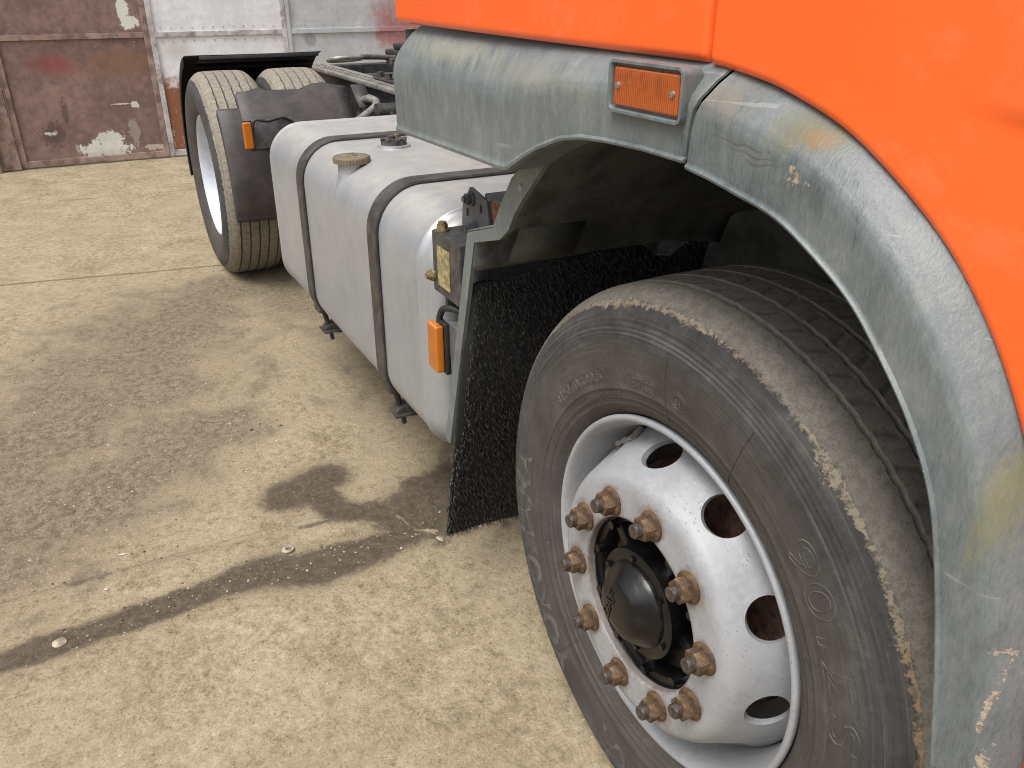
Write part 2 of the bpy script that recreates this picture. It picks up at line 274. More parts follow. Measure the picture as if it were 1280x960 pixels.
def bobj(name, bm, mats, parent=None, sharp=35, wn=False):
    bmesh.ops.recalc_face_normals(bm, faces=bm.faces[:])
    me = bpy.data.meshes.new(name); bm.to_mesh(me); bm.free(); finish(me, mats, sharp)
    o = link(bpy.data.objects.new(name, me), parent)
    if wn: o.modifiers.new('wn', 'WEIGHTED_NORMAL').keep_sharp = True
    return o
def bm_box(bm, lo, hi, bev=0, seg=2, rot=None, mat=0):
    b = bmesh.new(); bmesh.ops.create_cube(b, size=1)
    c = [(a+d)/2 for a, d in zip(lo, hi)]; s = [d-a for a, d in zip(lo, hi)]
    for v in b.verts: v.co = Vector((v.co[0]*s[0], v.co[1]*s[1], v.co[2]*s[2]))
    if bev: bmesh.ops.bevel(b, geom=b.edges[:], offset=bev, segments=seg, profile=.5, affect='EDGES')
    mt = Matrix.Translation(c) @ (rot.to_4x4() if rot else Matrix.Identity(4))
    return merge(bm, b, mt, mat)
def merge(bm, b, mt=Matrix.Identity(4), mat=0):
    mp = [bm.verts.new(mt @ v.co) for v in (b.verts.ensure_lookup_table() or b.verts)]
    b.verts.index_update()
    for f in b.faces:
        try: q = bm.faces.new([mp[v.index] for v in f.verts]); q.material_index = mat
        except ValueError: pass
    b.free(); return bm
def box(name, lo, hi, mats, parent=None, bev=.004, seg=2, rot=None):
    bm = bmesh.new(); bm_box(bm, lo, hi, bev, seg, rot); return bobj(name, bm, mats, parent, wn=True)
def bm_cyl(bm, p0, p1, r0, r1=None, n=16, mat=0, cap=True):
    p0, p1 = Vector(p0), Vector(p1); r1 = r0 if r1 is None else r1
    q = (p1-p0).to_track_quat('Z', 'Y').to_matrix()
    A = [bm.verts.new(p0 + q @ Vector((r0*math.cos(2*PI*i/n), r0*math.sin(2*PI*i/n), 0))) for i in range(n)]
    B = [bm.verts.new(p1 + q @ Vector((r1*math.cos(2*PI*i/n), r1*math.sin(2*PI*i/n), 0))) for i in range(n)]
    fs = [bm.faces.new((A[i], A[(i+1) % n], B[(i+1) % n], B[i])) for i in range(n)]
    if cap: fs += [bm.faces.new(A[::-1]), bm.faces.new(B)]
    for f in fs: f.material_index = mat
def bm_prism(bm, poly, axis, a, b, bev=0, mat=0):      # polygon extruded along an axis from a to b; poly holds the two other coordinates
    def P(q, t): return {0: (t, q[0], q[1]), 1: (q[0], t, q[1]), 2: (q[0], q[1], t)}[axis]
    t = bmesh.new(); A = [t.verts.new(P(q, a)) for q in poly]; B = [t.verts.new(P(q, b)) for q in poly]; n = len(poly)
    t.faces.new(A); t.faces.new(B[::-1])
    for i in range(n): t.faces.new((A[i], B[i], B[(i+1) % n], A[(i+1) % n]))
    bmesh.ops.recalc_face_normals(t, faces=t.faces[:])
    if bev: bmesh.ops.bevel(t, geom=t.edges[:], offset=bev, segments=2, profile=.5, affect='EDGES')
    return merge(bm, t, mat=mat)
def spline(pts, n=8):
    P = [Vector(p) for p in pts]; out = []
    for i in range(len(P)-1):
        a, b, c, d = P[max(i-1, 0)], P[i], P[i+1], P[min(i+2, len(P)-1)]
        for k in range(n):
            t = k/n; out.append(.5*((2*b) + (c-a)*t + (2*a-5*b+4*c-d)*t*t + (3*b-a-3*c+d)*t**3))
    return out + [P[-1]]
def tube(name, pts, r, mats, parent=None, n=10, closed=False, k=8, rfun=None):
    P = spline(list(pts)+([pts[0]] if closed else []), k)
    if closed: P = P[:-1]
    v, f = [], []; up = None; m = len(P)
    for i, p in enumerate(P):
        t = (P[(i+1) % m]-P[i-1] if closed or 0 < i < m-1 else (P[1]-P[0] if i == 0 else P[-1]-P[-2])).normalized()
        if up is None: up = t.orthogonal().normalized()
        up = (up - t*up.dot(t)).normalized(); s = t.cross(up); rr = rfun(i/(m-1)) if rfun else r
        v += [p + up*rr*math.cos(2*PI*j/n) + s*rr*math.sin(2*PI*j/n) for j in range(n)]
    for i in range(m if closed else m-1):
        for j in range(n): f.append((i*n+j, i*n+(j+1) % n, ((i+1) % m)*n+(j+1) % n, ((i+1) % m)*n+j))
    if not closed: f += [tuple(range(n))[::-1], tuple((m-1)*n+j for j in range(n))]
    return mk(name, v, f, mats, parent, 50)
def lathe_vf(prof, n, a0=0, a1=2*PI):          # profile of (radius, y) turned round the y axis
    full = abs(a1-a0-2*PI) < 1e-6; m = n if full else n+1
    ang = [a0+(a1-a0)*i/n for i in range(m)]
    v = [(r*math.cos(a), y, r*math.sin(a)) for a in ang for r, y in prof]; k = len(prof); f = []
    for i in range(n):
        j = (i+1) % m
        for q in range(k-1): f.append((i*k+q, i*k+q+1, j*k+q+1, j*k+q))
    return v, f
def lathe(name, prof, n, mats, parent=None, sharp=35, a0=0, a1=2*PI, loc=None):
    v, f = lathe_vf(prof, n, a0, a1); return mk(name, v, f, mats, parent, sharp, loc=loc)
def grid(name, nu, nv, fn, mats, parent=None, sharp=60, attrs=None):
    v = [fn(i/(nu-1), j/(nv-1)) for i in range(nu) for j in range(nv)]
    f = [(i*nv+j, i*nv+j+1, (i+1)*nv+j+1, (i+1)*nv+j) for i in range(nu-1) for j in range(nv-1)]
    return mk(name, v, f, mats, parent, sharp)
def interp(x, X, Yv): return float(np.interp(x, X, Yv))
def plcurve(pts, m=200):
    P = np.array([list(p) for p in spline([(a, b, 0) for a, b in pts], 12)])[:, :2]
    d = np.r_[0, np.cumsum(np.hypot(*np.diff(P, axis=0).T))]; d /= d[-1]
    return lambda t: (interp(t, d, P[:, 0]), interp(t, d, P[:, 1]))
def text_mesh(body, size, outline=0.0, bold=0.0):
    cu = bpy.data.curves.new('t', 'FONT'); cu.body = body; cu.size = size; cu.align_x = 'CENTER'; cu.align_y = 'CENTER'; cu.resolution_u = 4; cu.offset = bold
    if outline: cu.fill_mode = 'NONE'; cu.bevel_depth = outline; cu.bevel_resolution = 1
    else: cu.extrude = .5
    o = link(bpy.data.objects.new('t', cu)); dg = bpy.context.evaluated_depsgraph_get(); me = o.evaluated_get(dg).to_mesh()
    v = [tuple(q.co) for q in me.vertices]; f = [tuple(p.vertices) for p in me.polygons]
    bpy.data.objects.remove(o); bpy.data.curves.remove(cu); return v, f

# ================================================================ GROUND
def lin(a, b, st): return np.arange(a, b, st)
gx = np.concatenate([-np.geomspace(90, 7.4, 22), lin(-7.3, -4.0, .03), lin(-4.0, -2.6, .018), lin(-2.6, .3, .010), lin(.3, 2, .08), np.geomspace(2, 90, 24)])
gy = np.concatenate([-np.geomspace(90, 1.9, 26), lin(-1.8, -1.25, .03), lin(-1.25, .42, .010), lin(.42, 1.2, .04), np.geomspace(1.2, 90, 26)])
GX, GY = np.meshgrid(gx, gy, indexing='ij')
def seg_d(P, wid):
    best = np.full(GX.shape, -9.0)
    for (ax, ay), (bx, by), w0, w1 in zip(P[:-1], P[1:], wid[:-1], wid[1:]):
        dx, dy = bx-ax, by-ay; t = np.clip(((GX-ax)*dx+(GY-ay)*dy)/(dx*dx+dy*dy), 0, 1)
        best = np.maximum(best, 1-np.hypot(GX-ax-t*dx, GY-ay-t*dy)/(w0+(w1-w0)*t))
    return best
wet = seg_d([(-.950, -1.12), (-.972, -.90), (-.985, -.72), (-1.0, -.54), (-1.01, -.42), (-.965, -.29), (-.975, -.17), (-.985, -.06), (-1.04, .03)], [.040, .054, .048, .056, .082, .086, .074, .066, .075])
wet = np.maximum(wet, seg_d([(-1.05, -.02), (-1.08, .07), (-1.12, .2), (-1.12, .42)], [.09, .16, .19, .19]))
wet = np.maximum(wet, seg_d([(-1.34, -.265), (-1.39, -.15)], [.095, .090])); wet = np.maximum(wet, seg_d([(-1.33, -.20), (-1.20, -.16), (-1.10, -.02)], [.075, .055, .06]))
wet = np.maximum(wet, 1.0*seg_d([(-1.20, -1.2), (-1.195, -.80), (-1.19, -.66), (-1.17, -.45), (-1.16, -.2)], [.030, .040, .050, .045, .035])-.98)
pale = seg_d([(-1.10, -.02), (-1.00, .0), (-.965, .05)], [.010, .012, .008]); wet = np.where(pale > 0, wet-.9*pale, wet)
dirt = np.maximum(seg_d([(-3.3, -.10), (-3.0, -.40), (-2.3, -.72), (-1.9, -1.1)], [.30, .50, .55, .45]), seg_d([(-1.9, -.35), (-1.65, -.75), (-1.4, -1.1)], [.18, .32, .35])-.05)
dirt = np.maximum(dirt, seg_d([(-3.2, .2), (-2.4, .5), (-1.2, .8)], [.3, .5, .7])-.1);
dirt = np.clip(dirt+.2, -1, 1)
jl = np.maximum(seg_d([(-3.95, -1.15), (-3.76, -.02), (-3.6, .9)], [.026, .022, .022]), .55*seg_d([(-1.205, -1.2), (-1.19, .4)], [.016, .016])); jl = np.maximum(jl, .7*seg_d([(-5.9, -3), (-5.75, .6)], [.02, .02]))
jl = np.clip(jl, 0, 1)
near = (GX > -7.3) & (GX < 2) & (GY > -1.9) & (GY < 1.3)
GZ = np.zeros(GX.shape)
nv_ = np.array([noise.fractal(Vector((a*2.2, b*2.2, 0)), 1, 2, 4) * .0035 + noise.fractal(Vector((a*26, b*26, 3)), .8, 2.1, 3) * .0012 for a, b in zip(GX[near], GY[near])])
GZ[near] = nv_; GZ -= .001*jl; GZ -= .002*np.clip(wet, 0, 1)
GZ += np.where(GX > -1.0+.03*np.sin(GY*3), .002, 0)
nX, nY = GX.shape; idx = np.arange(nX*nY).reshape(nX, nY)
quads = np.stack([idx[:-1, :-1], idx[1:, :-1], idx[1:, 1:], idx[:-1, 1:]], -1).reshape(-1, 4)
def np_mesh(name, V, F, mats, parent=None, attrs={}, sharp=None, link_it=True):
    me = bpy.data.meshes.new(name); me.vertices.add(len(V)); me.vertices.foreach_set('co', np.asarray(V, np.float32).ravel())
    k = F.shape[1]; me.loops.add(F.size); me.loops.foreach_set('vertex_index', F.astype(np.int32).ravel())
    me.polygons.add(len(F)); me.polygons.foreach_set('loop_start', np.arange(0, F.size, k, dtype=np.int32)); me.polygons.foreach_set('loop_total', np.full(len(F), k, np.int32))
    me.update(calc_edges=True); me.validate()
    for a, d in attrs.items(): me.attributes.new(a, 'FLOAT', 'POINT').data.foreach_set('value', np.asarray(d, np.float32).ravel())
    finish(me, mats, sharp); o = bpy.data.objects.new(name, me)
    if link_it: link(o, parent)
    return o
ground = np_mesh('ground', np.stack([GX, GY, GZ], -1).reshape(-1, 3), quads, M['ground'], attrs={'wet': wet, 'dirt': dirt, 'joint': jl})
tag(ground, kind='structure', label='dusty sand coloured concrete yard floor with dark wet streaks')

# ================================================================ GATES AT THE BACK
WX = -7.17
def leaf_gate(name, y0, y1, mat, fmat, label, mids, side=.042, bottom=.05, rivets=True, h=2.9):
    g = empty(name, (WX, (y0+y1)/2, 0)); tag(g, label, 'gate'); yc = (y0+y1)/2
    def P(nm, lo, hi, m, bev=.003):
        o = box(nm, (lo[0], lo[1], lo[2]), (hi[0], hi[1], hi[2]), m, g, bev); o.location = (0, -yc, 0); return o
    zs = [bottom] + [m for m in mids] + [h]
    for i in range(len(zs)-1):
        zl, zh = zs[i]+(.012 if i else 0), zs[i+1]-(.012 if i < len(zs)-2 else 0)
        # slightly dished sheet
        def fn(u, w, zl=zl, zh=zh):
            y = y0+side*.5+(y1-y0-side)*u; z = zl+(zh-zl)*w
            return (.006*math.sin(PI*u)*math.sin(PI*w)+.006*noise.noise(Vector((y*2.3, z*2.3, y0))), y-yc, z)
        me = grid('sheet_panel', 30, 40, fn, mat, g); me.location = (0, 0, 0)
        # object space of the paint marks is the world's y: shift the mesh back
        for v in me.data.vertices: v.co.y += yc
        me.location = (0, -yc, 0)
    P('stile', (-.01, y0, .012), (.022, y0+side, h), fmat); P('stile', (-.01, y1-side, .012), (.022, y1, h), fmat)
    P('rail', (-.01, y0+side, .012), (.020, y1-side, .012+bottom), fmat)
    for m in mids: P('rail', (-.01, y0+side, m-.020), (.017, y1-side, m+.020), fmat)
    if rivets:
        bm = bmesh.new()
        for m in mids:
            for sgn in (-.052, .052):
                for k in range(int((y1-y0-2*side)/.085)):
                    b = bmesh.new(); bmesh.ops.create_uvsphere(b, u_segments=8, v_segments=4, radius=.006)
                    merge(bm, b, Matrix.Translation((.008, y0+side+.05+k*.085, m+sgn)) @ Matrix.Diagonal((.6, 1, 1, 1)))
        o = bobj('rivets', bm, fmat, g); o.location = (0, -yc, 0); tag(o, kind='stuff')
    return g
gb = leaf_gate('metal_gate', -1.00, .150, M['brown'], M['frame_brown'], 'brown painted sheet metal gate leaf with white paint patches, at far left', [1.0])
hin = bmesh.new(); bm_cyl(hin, (.03, -1.005+.425, .20), (.03, -1.005+.425, .30), .012); hin2 = bmesh.new()
hin.free(); bm_cyl(hin2, (.02, -.59, .24), (.02, -.59, .34), .014); bobj('hinge', hin2, M['frame_brown'], gb)
leaf_gate('metal_gate', .153, 1.296, M['white'], M['frame_white'], 'white painted sheet metal gate leaf turning rusty red towards its foot', [1.0])
leaf_gate('metal_gate', 1.299, 2.75, M['silver'], M['silver'], 'blotchy silver grey sheet metal gate leaf with a red smear, behind the chassis', [1.0], side=.035)
ps = empty('gate_post', (WX, -1.10, 0)); tag(ps, 'worn brown gate post at the far left edge beside the brown gate leaf', 'post')
o = box('post_shaft', (-.06, -.08, 0), (.045, .096, 3.0), M['frame_brown'], ps, .012); tube('pipe', [(.075, -.07, 0), (.075, -.075, 1.5), (.075, -.07, 3)], .028, M['frame_brown'], ps, 12)
wl = bmesh.new(); bm_box(wl, (WX-.3, -14, 0), (WX-.06, -1.17, 4.2), .01); bm_box(wl, (WX-.3, 2.77, 0), (WX-.06, 16, 4.2), .01); bm_box(wl, (WX-.3, -1.17, 2.95), (WX-.06, 2.77, 4.2), .01)
wo_ = bobj('wall', wl, M['concrete']); tag(wo_, 'grey concrete building wall around the metal gates', 'wall', kind='structure')

# ================================================================ TRUCK
truck = tag(empty('truck'), 'orange tractor truck with grey wheel arches and a silver fuel tank', 'truck')

# ---- body panels
ORF = -.045
def hem(d, r): return r-math.sqrt(max(r*r-(r-d)**2, 0)) if d < r else 0.0
def upper_panel(u, w):      # panel behind the seam
    x = -.807+(.0965+.807)*u; z0 = 1.3185-.0085*u; t = w**2.0; z = z0+t*1.1
    d = hem(z-z0, .012)+hem(.0965-x, .009)+hem(x+.807, .012)
    return (x, ORF+d+.004*math.sin(x*3)+.0008*math.sin(z*30)*0, z)
def warp(n, k=.985): return n
def dense(n, e=.03):        # 0..1 samples bunched at both ends
    a = np.r_[0, np.linspace(.002, e, 10), np.linspace(e, 1-e, n)[1:-1], np.linspace(1-e, .998, 10), 1]; return a
def pgrid(name, U, Wv, fn, mat, parent, sharp=60):
    v = [fn(u, w) for u in U for w in Wv]; nv = len(Wv)
    f = [(i*nv+j, (i+1)*nv+j, (i+1)*nv+j+1, i*nv+j+1) for i in range(len(U)-1) for j in range(nv-1)]
    return mk(name, v, f, mat, parent, sharp)
pw = np.r_[np.linspace(0, .12, 14), np.linspace(.14, 1, 20)]
o = pgrid('cab_panel', dense(30), pw, upper_panel, M['orange'], truck); o['label'] = 'plain orange lower cab panel behind the seam'
ocurve = plcurve([(.100, 1.3095), (.126, 1.307), (.170, 1.301), (.213, 1.292), (.285, 1.268), (.354, 1.229), (.411, 1.186), (.46, 1.132), (.497, 1.078), (.522, 1.03), (.545, .965), (.565, .89), (.578, .82), (.588, .74), (.592, .62)])
def front_panel(u, w):
    bx, bz = ocurve(u)
    a = R(90)*(1-min(u/.75, 1))+R(0)*min(u/.75, 1); a = R(90)-min(1, u/.9)*R(88)
    L = 1.25*(w**2.2); x = bx+L*math.cos(a); z = bz+L*math.sin(a)
    d = hem(L, .010)+(hem(x-.100, .009) if u < .05 else 0)
    # pressed crease: a soft dent below a line that rises from the arch
    q = 1/(1+math.exp(-(x-.43)*60)); zc = 1.296-.09*(x-.38); cz = z-zc
    y = ORF+d+q*(.006*math.exp(-max(-cz, 0)/.09) if cz < 0 else .006*math.exp(-(cz/.006)**2))
    y += .004*math.sin(x*3)+.002*noise.noise(Vector((x*3, z*3, 1)))
    return (x, y, z)
pu = np.r_[0, np.linspace(.003, .03, 8), np.linspace(.04, 1, 110)]; pw2 = np.r_[np.linspace(0, .14, 14), np.linspace(.16, 1, 90)]
o = pgrid('cab_panel', pu, pw2, front_panel, M['orange'], truck); o['label'] = 'orange cab panel with a pressed crease above the wheel arch'
box('cab_shell', (-.795, -.012, 1.335), (1.9, 2.38, 2.75), M['orange'], truck, .03, 3)
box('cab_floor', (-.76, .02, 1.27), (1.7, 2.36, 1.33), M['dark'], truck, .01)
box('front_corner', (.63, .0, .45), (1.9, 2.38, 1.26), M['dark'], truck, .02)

# ---- grey side skirt and wheel arch
def section(w):             # across the moulding: 0 at the lower / inner lip, 1 under the orange panel; returns (fraction, y)
    T = [0, .0, .05, .10, .45, .70, .88, 1.0]
    return None
SW = np.array([-.20, -.10, -.03, 0, .01, .02, .032, .045, .06, .075, .1, .2, .3, .4, .5, .55, .58, .61, .64, .68, .74, .80, .86, .92, .96, 1.0])
def sec_y(w):
    if w < 0: return -.060+(-w)*.30+.004       # lip turned inwards
    return interp(w, [0, .02, .045, .075, .30, .55, .64, .80, .92, 1.0], [-.0595, -.0675, -.0685, -.0655, -.0665, -.0675, -.0650, -.0515, -.036, -.018])
skc = [(-.782, 1.120), (-.619, 1.122), (-.448, 1.124), (-.34, 1.1245), (-.311, 1.126), (-.290, 1.137), (-.268, 1.149), (-.221, 1.171), (-.157, 1.194), (-.105, 1.204), (-.052, 1.208), (.03, 1.2105), (.105, 1.209)]
skX = [a for a, b in skc]; skZ = [b for a, b in skc]
def seam_x(w): return interp(w, [0, .45, 1], [.105, .111, .137])
def skirt(u, w):
    x0 = -.785+(seam_x(max(w, 0))+.785-.003)*u; zb = interp(min(x0, .105), skX, skZ); zt = 1.318
    z = zb+(zt-zb)*max(w, 0)+(0 if w >= 0 else .002); y = sec_y(w)
    k = hem(x0+.785, .009); y += k+hem(max(seam_x(max(w, 0))-.003-x0, 0), .005)
    if w > .72: x0 += max(0, (w-.72))*.16*math.exp(-(x0+.785)/.05)
    return (x0, y, z)
SU = np.r_[0, np.linspace(.0015, .03, 9), np.linspace(.04, .97, 90), np.linspace(.975, .9985, 8), 1]
sk = pgrid('side_skirt', SU, SW, skirt, M['plastic'], truck, 32); sk['label'] = 'weathered grey plastic side skirt behind the wheel arch'
grid('skirt_end', 8, 6, lambda u, w: (-.784+.02*0, interp(u, [0, 1], [-.036, .30]), 1.122+.185*w), M['plastic'], sk)
icurve = plcurve([(.109, 1.2045), (.15, 1.200), (.193, 1.192), (.235, 1.184), (.273, 1.170), (.338, 1.135), (.382, 1.097), (.427, 1.048), (.461, .994), (.484, .926), (.505, .843), (.522, .762), (.528, .735)])
ocurve2 = plcurve([(.137, 1.316), (.170, 1.311), (.216, 1.300), (.29, 1.275), (.36, 1.236), (.418, 1.192), (.467, 1.138), (.505, 1.08), (.533, 1.02), (.556, .95), (.575, .88), (.590, .80), (.596, .735)])
def flare(u, w):
    (ax, az), (bx, bz) = icurve(u), ocurve2(u); q = max(w, 0)
    sh_ = (seam_x(q)+.001-(ax+(bx-ax)*q))*math.exp(-u/.04) if u < .3 else 0
    y = sec_y(w)+hem(u*.9, .004)+(hem((1-u)*.9, .012)); 
    if w < 0: q = .006
    return (ax+(bx-ax)*q+sh_, y, az+(bz-az)*q)
FU = np.r_[0, np.linspace(.0008, .008, 7), np.linspace(.012, .985, 130), np.linspace(.988, 1, 8)]
fl = pgrid('wheel_arch', FU, SW, flare, M['plastic'], truck, 50); fl['label'] = 'weathered grey plastic wheel arch with scuffs and a yellowed patch'
# indicator: raised surround, lens, screws
def ring_frame(name, outer, inner, y0, y1, ydeep, mat, parent):
    n = len(outer); v = []; 
    for P, y in ((outer, y0), (outer, y1+.003), ([(o_[0]*.85+i_[0]*.15, o_[1]*.85+i_[1]*.15) for o_, i_ in zip(outer, inner)], y1), ([(o_[0]*.25+i_[0]*.75, o_[1]*.25+i_[1]*.75) for o_, i_ in zip(outer, inner)], y1), (inner, y1+.002), (inner, ydeep)):
        v += [(q[0], y, q[1]) for q in P]
    f = [(k*n+i, k*n+(i+1) % n, (k+1)*n+(i+1) % n, (k+1)*n+i) for k in range(5) for i in range(n)]
    f.append(tuple(5*n+i for i in range(n)))
    return mk(name, v, f, mat, parent, 50)
def rrect(x0, x1, z0, z1, r, n=5, sk=0, sk2=0):
    P = []
    for cx, cz, a in ((x1-r, z1-r, 0), (x0+r, z1-r, 90), (x0+r, z0+r, 180), (x1-r, z0+r, 270)):
        P += [(cx+r*math.cos(R(a+90*i/n)), cz+r*math.sin(R(a+90*i/n))) for i in range(n+1)]
    return [(x, z) for x, z in P]
LO = rrect(-.036, .103, 1.2495, 1.3085, .010); LI = rrect(-.030, .097, 1.2545, 1.3035, .005)
ring_frame('lamp_surround', LO, LI, -.050, -.0755, -.0688, M['plastic'], sk)
lens = bmesh.new(); bm_box(lens, (-.0275, -.0735, 1.2570), (.0945, -.060, 1.3010), .004, 3); lo = bobj('indicator_lens', lens, M['amber_dark'], sk, wn=True); lo['label'] = 'dirty red-amber side indicator lens'
for sx in (-.017, .084):
    b = bmesh.new(); bm_cyl(b, (sx, -.0730, 1.280), (sx, -.0752, 1.280), .0042, .0036, 14); bm_box(b, (sx-.003, -.0757, 1.2795), (sx+.003, -.0750, 1.2805), 0); bobj('screw', b, M['steel'], sk)
# body-coloured floor of the arch behind the skirt and flare
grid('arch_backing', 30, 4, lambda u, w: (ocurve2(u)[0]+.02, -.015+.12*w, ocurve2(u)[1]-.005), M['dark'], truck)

# ---- wheel-arch liner, flange, mud flap
LP = plcurve([(-.572, .885), (-.556, .93), (-.535, .962), (-.47, .985), (-.436, 1.000), (-.405, 1.036), (-.371, 1.074), (-.33, 1.115), (-.27, 1.17), (-.18, 1.225), (-.08, 1.252), (.05, 1.258), (.16, 1.255), (.26, 1.235)])
def liner(u, w):
    x, z = LP(u); y = -.004+.62*w
    if u > .72: y = -.004+.62*w
    return (x+.006*noise.noise(Vector((x*8, y*6, z*8))), y, z+.004*noise.noise(Vector((x*8, y*6, z*8+4)))-(.03*max(0, w-.75)*4*(u < .5)))
ln = grid('arch_liner', 60, 24, liner, M['liner'], truck); ln.modifiers.new('s', 'SOLIDIFY').thickness = .004
b = bmesh.new()
Lp = [(-.408, 1.095), (-.443, 1.050), (-.481, .993), (-.590, .957), (-.737, .435)]; Rp = [(-.30, 1.130), (-.371, 1.069), (-.405, 1.031), (-.434, .996), (-.552, .958), (-.700, .432)]
up = [(-.31, 1.150), (-.36, 1.128), (-.408, 1.095), (-.443, 1.050), (-.481, .993), (-.590, .957), (-.737, .435), (-.712, .428), (-.560, .945), (-.452, .978), (-.420, 1.002), (-.398, 1.036), (-.362, 1.074), (-.322, 1.112), (-.26, 1.172)]
bm_prism(b, up, 1, -.006, .003); fo = bobj('liner_flange', b, M['plastic'], ln)
# ledge and arm turned inwards along the flange
def strip(name, P, y0, y1, mat, parent, th=.004):
    v = []; 
    for x, z in P: v += [(x, y0, z), (x, y1, z)]
    f = [(2*i, 2*i+1, 2*i+3, 2*i+2) for i in range(len(P)-1)]; o = mk(name, v, f, mat, parent, 30); o.modifiers.new('s', 'SOLIDIFY').thickness = th; return o
strip('liner_ledge', [(-.592, .957), (-.483, .993)], -.004, .055, M['plastic'], ln)
strip('liner_arm', [(-.484, .992), (-.444, 1.049), (-.41, 1.094)], .004, .03, M['plastic'], ln)
strip('flap_edge', [(-.591, .955), (-.738, .436)], .004, .05, M['plastic'], ln)
b = bmesh.new(); bm_cyl(b, (-.375, -.006, 1.085), (-.375, -.009, 1.085), .007, .006, 12); bobj('rivet', b, M['steel'], ln)
box('inner_wing', (-.60, .615, .72), (.10, .63, 1.27), M['liner'], truck, .004)
b = bmesh.new(); bm_prism(b, [(.02, .95), (.075, 1.25), (.115, 1.25), (.045, .90)], 1, .35, .36, .002); bobj('splash_plate', b, M['liner'], truck)
b = bmesh.new(); bm_prism(b, [(-.02, 1.0), (.0, 1.11), (.06, 1.18), (.12, 1.21), (.06, 1.10)], 1, .44, .45, .002); bobj('splash_plate', b, M['liner'], truck)
strip('liner_pocket', [(-.49, .99), (-.540, .905)], .055, .20, M['liner'], truck, .006)

FA, FB = Vector((-.592, 0, .900)), Vector((-.772, 0, .135))     # flap line, top to bottom
fdir = (FB-FA).normalized(); fnor = Vector((-fdir.z, 0, fdir.x)) if -fdir.z > 0 else Vector((fdir.z, 0, -fdir.x))
def flap_top(y): return interp(y, [0, .012, .10, .17, .19, .30, .41, .45, .50, .54, .62], [.055, .050, .055, .045, .030, .020, .018, .055, .065, .030, .028])
b = bmesh.new(); poly = []; LF = (FB-FA).length
ys = np.linspace(0, .60, 25)
v = []; 
for y in ys: v += [tuple(FA+fdir*flap_top(y)+Vector((0, y, 0))), tuple(FB+Vector((.0, y, .004*math.sin(y*20)))+Vector((0, 0, 0)))]
f = [(2*i, 2*i+2, 2*i+3, 2*i+1) for i in range(len(ys)-1)]
flap = mk('mud_flap', v, f, M['mat'], truck, 30); flap.modifiers.new('s', 'SOLIDIFY').thickness = .008; flap['label'] = 'black bristly spray suppression mud flap'
bv, bf = [], []
rr = random.Random(3)
step = .0062
ny, nl = int(.60/step), int(LF/step)
for i in range(ny):
    for j in range(nl):
        y = (i+.5)*step+rr.uniform(-.45, .45)*step; l = (j+.5)*step+rr.uniform(-.45, .45)*step
        if l < flap_top(y)-.002: continue
        if y > .34 and l > .42: continue
        if y < .014 and l < .48: continue
        if abs(y-(.155-.03*(l-.23)/.16)) < .007 and .22 < l < .40: continue      # slot in the flap
        p = FA+fdir*l+Vector((0, y, 0))+fnor*.002
        h = rr.uniform(.012, .024); d = (fnor+fdir*rr.uniform(-.1, .9)+Vector((0, rr.uniform(-.6, .6)-(1.2*rr.random() if y < .008 else 0), 0))).normalized()
        s = d.cross(Vector((rr.uniform(-1, 1), rr.uniform(-1, 1), rr.uniform(-1, 1)))).normalized(); t = d.cross(s); w = rr.uniform(.0012, .0024); q = len(bv)
        m = p+d*h*.6; e = p+d*h+fdir*rr.uniform(.0, .005)+Vector((0, rr.uniform(-.002, .002), 0))
        bv += [p+s*w, p-s*w*.5+t*w*.87, p-s*w*.5-t*w*.87, m+s*w*.8, m-s*w*.4+t*w*.7, m-s*w*.4-t*w*.7, e]
        bf += [(q, q+1, q+4, q+3), (q+1, q+2, q+5, q+4), (q+2, q, q+3, q+5), (q+3, q+4, q+6), (q+4, q+5, q+6), (q+5, q+3, q+6)]
br = mk('bristles', bv, bf, M['bristle'], flap, None); tag(br, kind='stuff')
bm = bmesh.new()                                   # grit caught in the bristles near the foot
for k in range(60):
    y = rr.uniform(.0, .22); l = LF-abs(rr.gauss(0, .09))-.01 if k > 12 else rr.uniform(.1, .7); p = FA+fdir*l+Vector((0, y, 0))+fnor*rr.uniform(.006, .015)
    t = bmesh.new(); bmesh.ops.create_icosphere(t, subdivisions=1, radius=rr.uniform(.0012, .004 if k > 5 else .007))
    for vv in t.verts: vv.co *= rr.uniform(.7, 1.3)
    merge(bm, t, Matrix.Translation(p))
tag(bobj('grit', bm, M['boxm'], flap), kind='stuff')

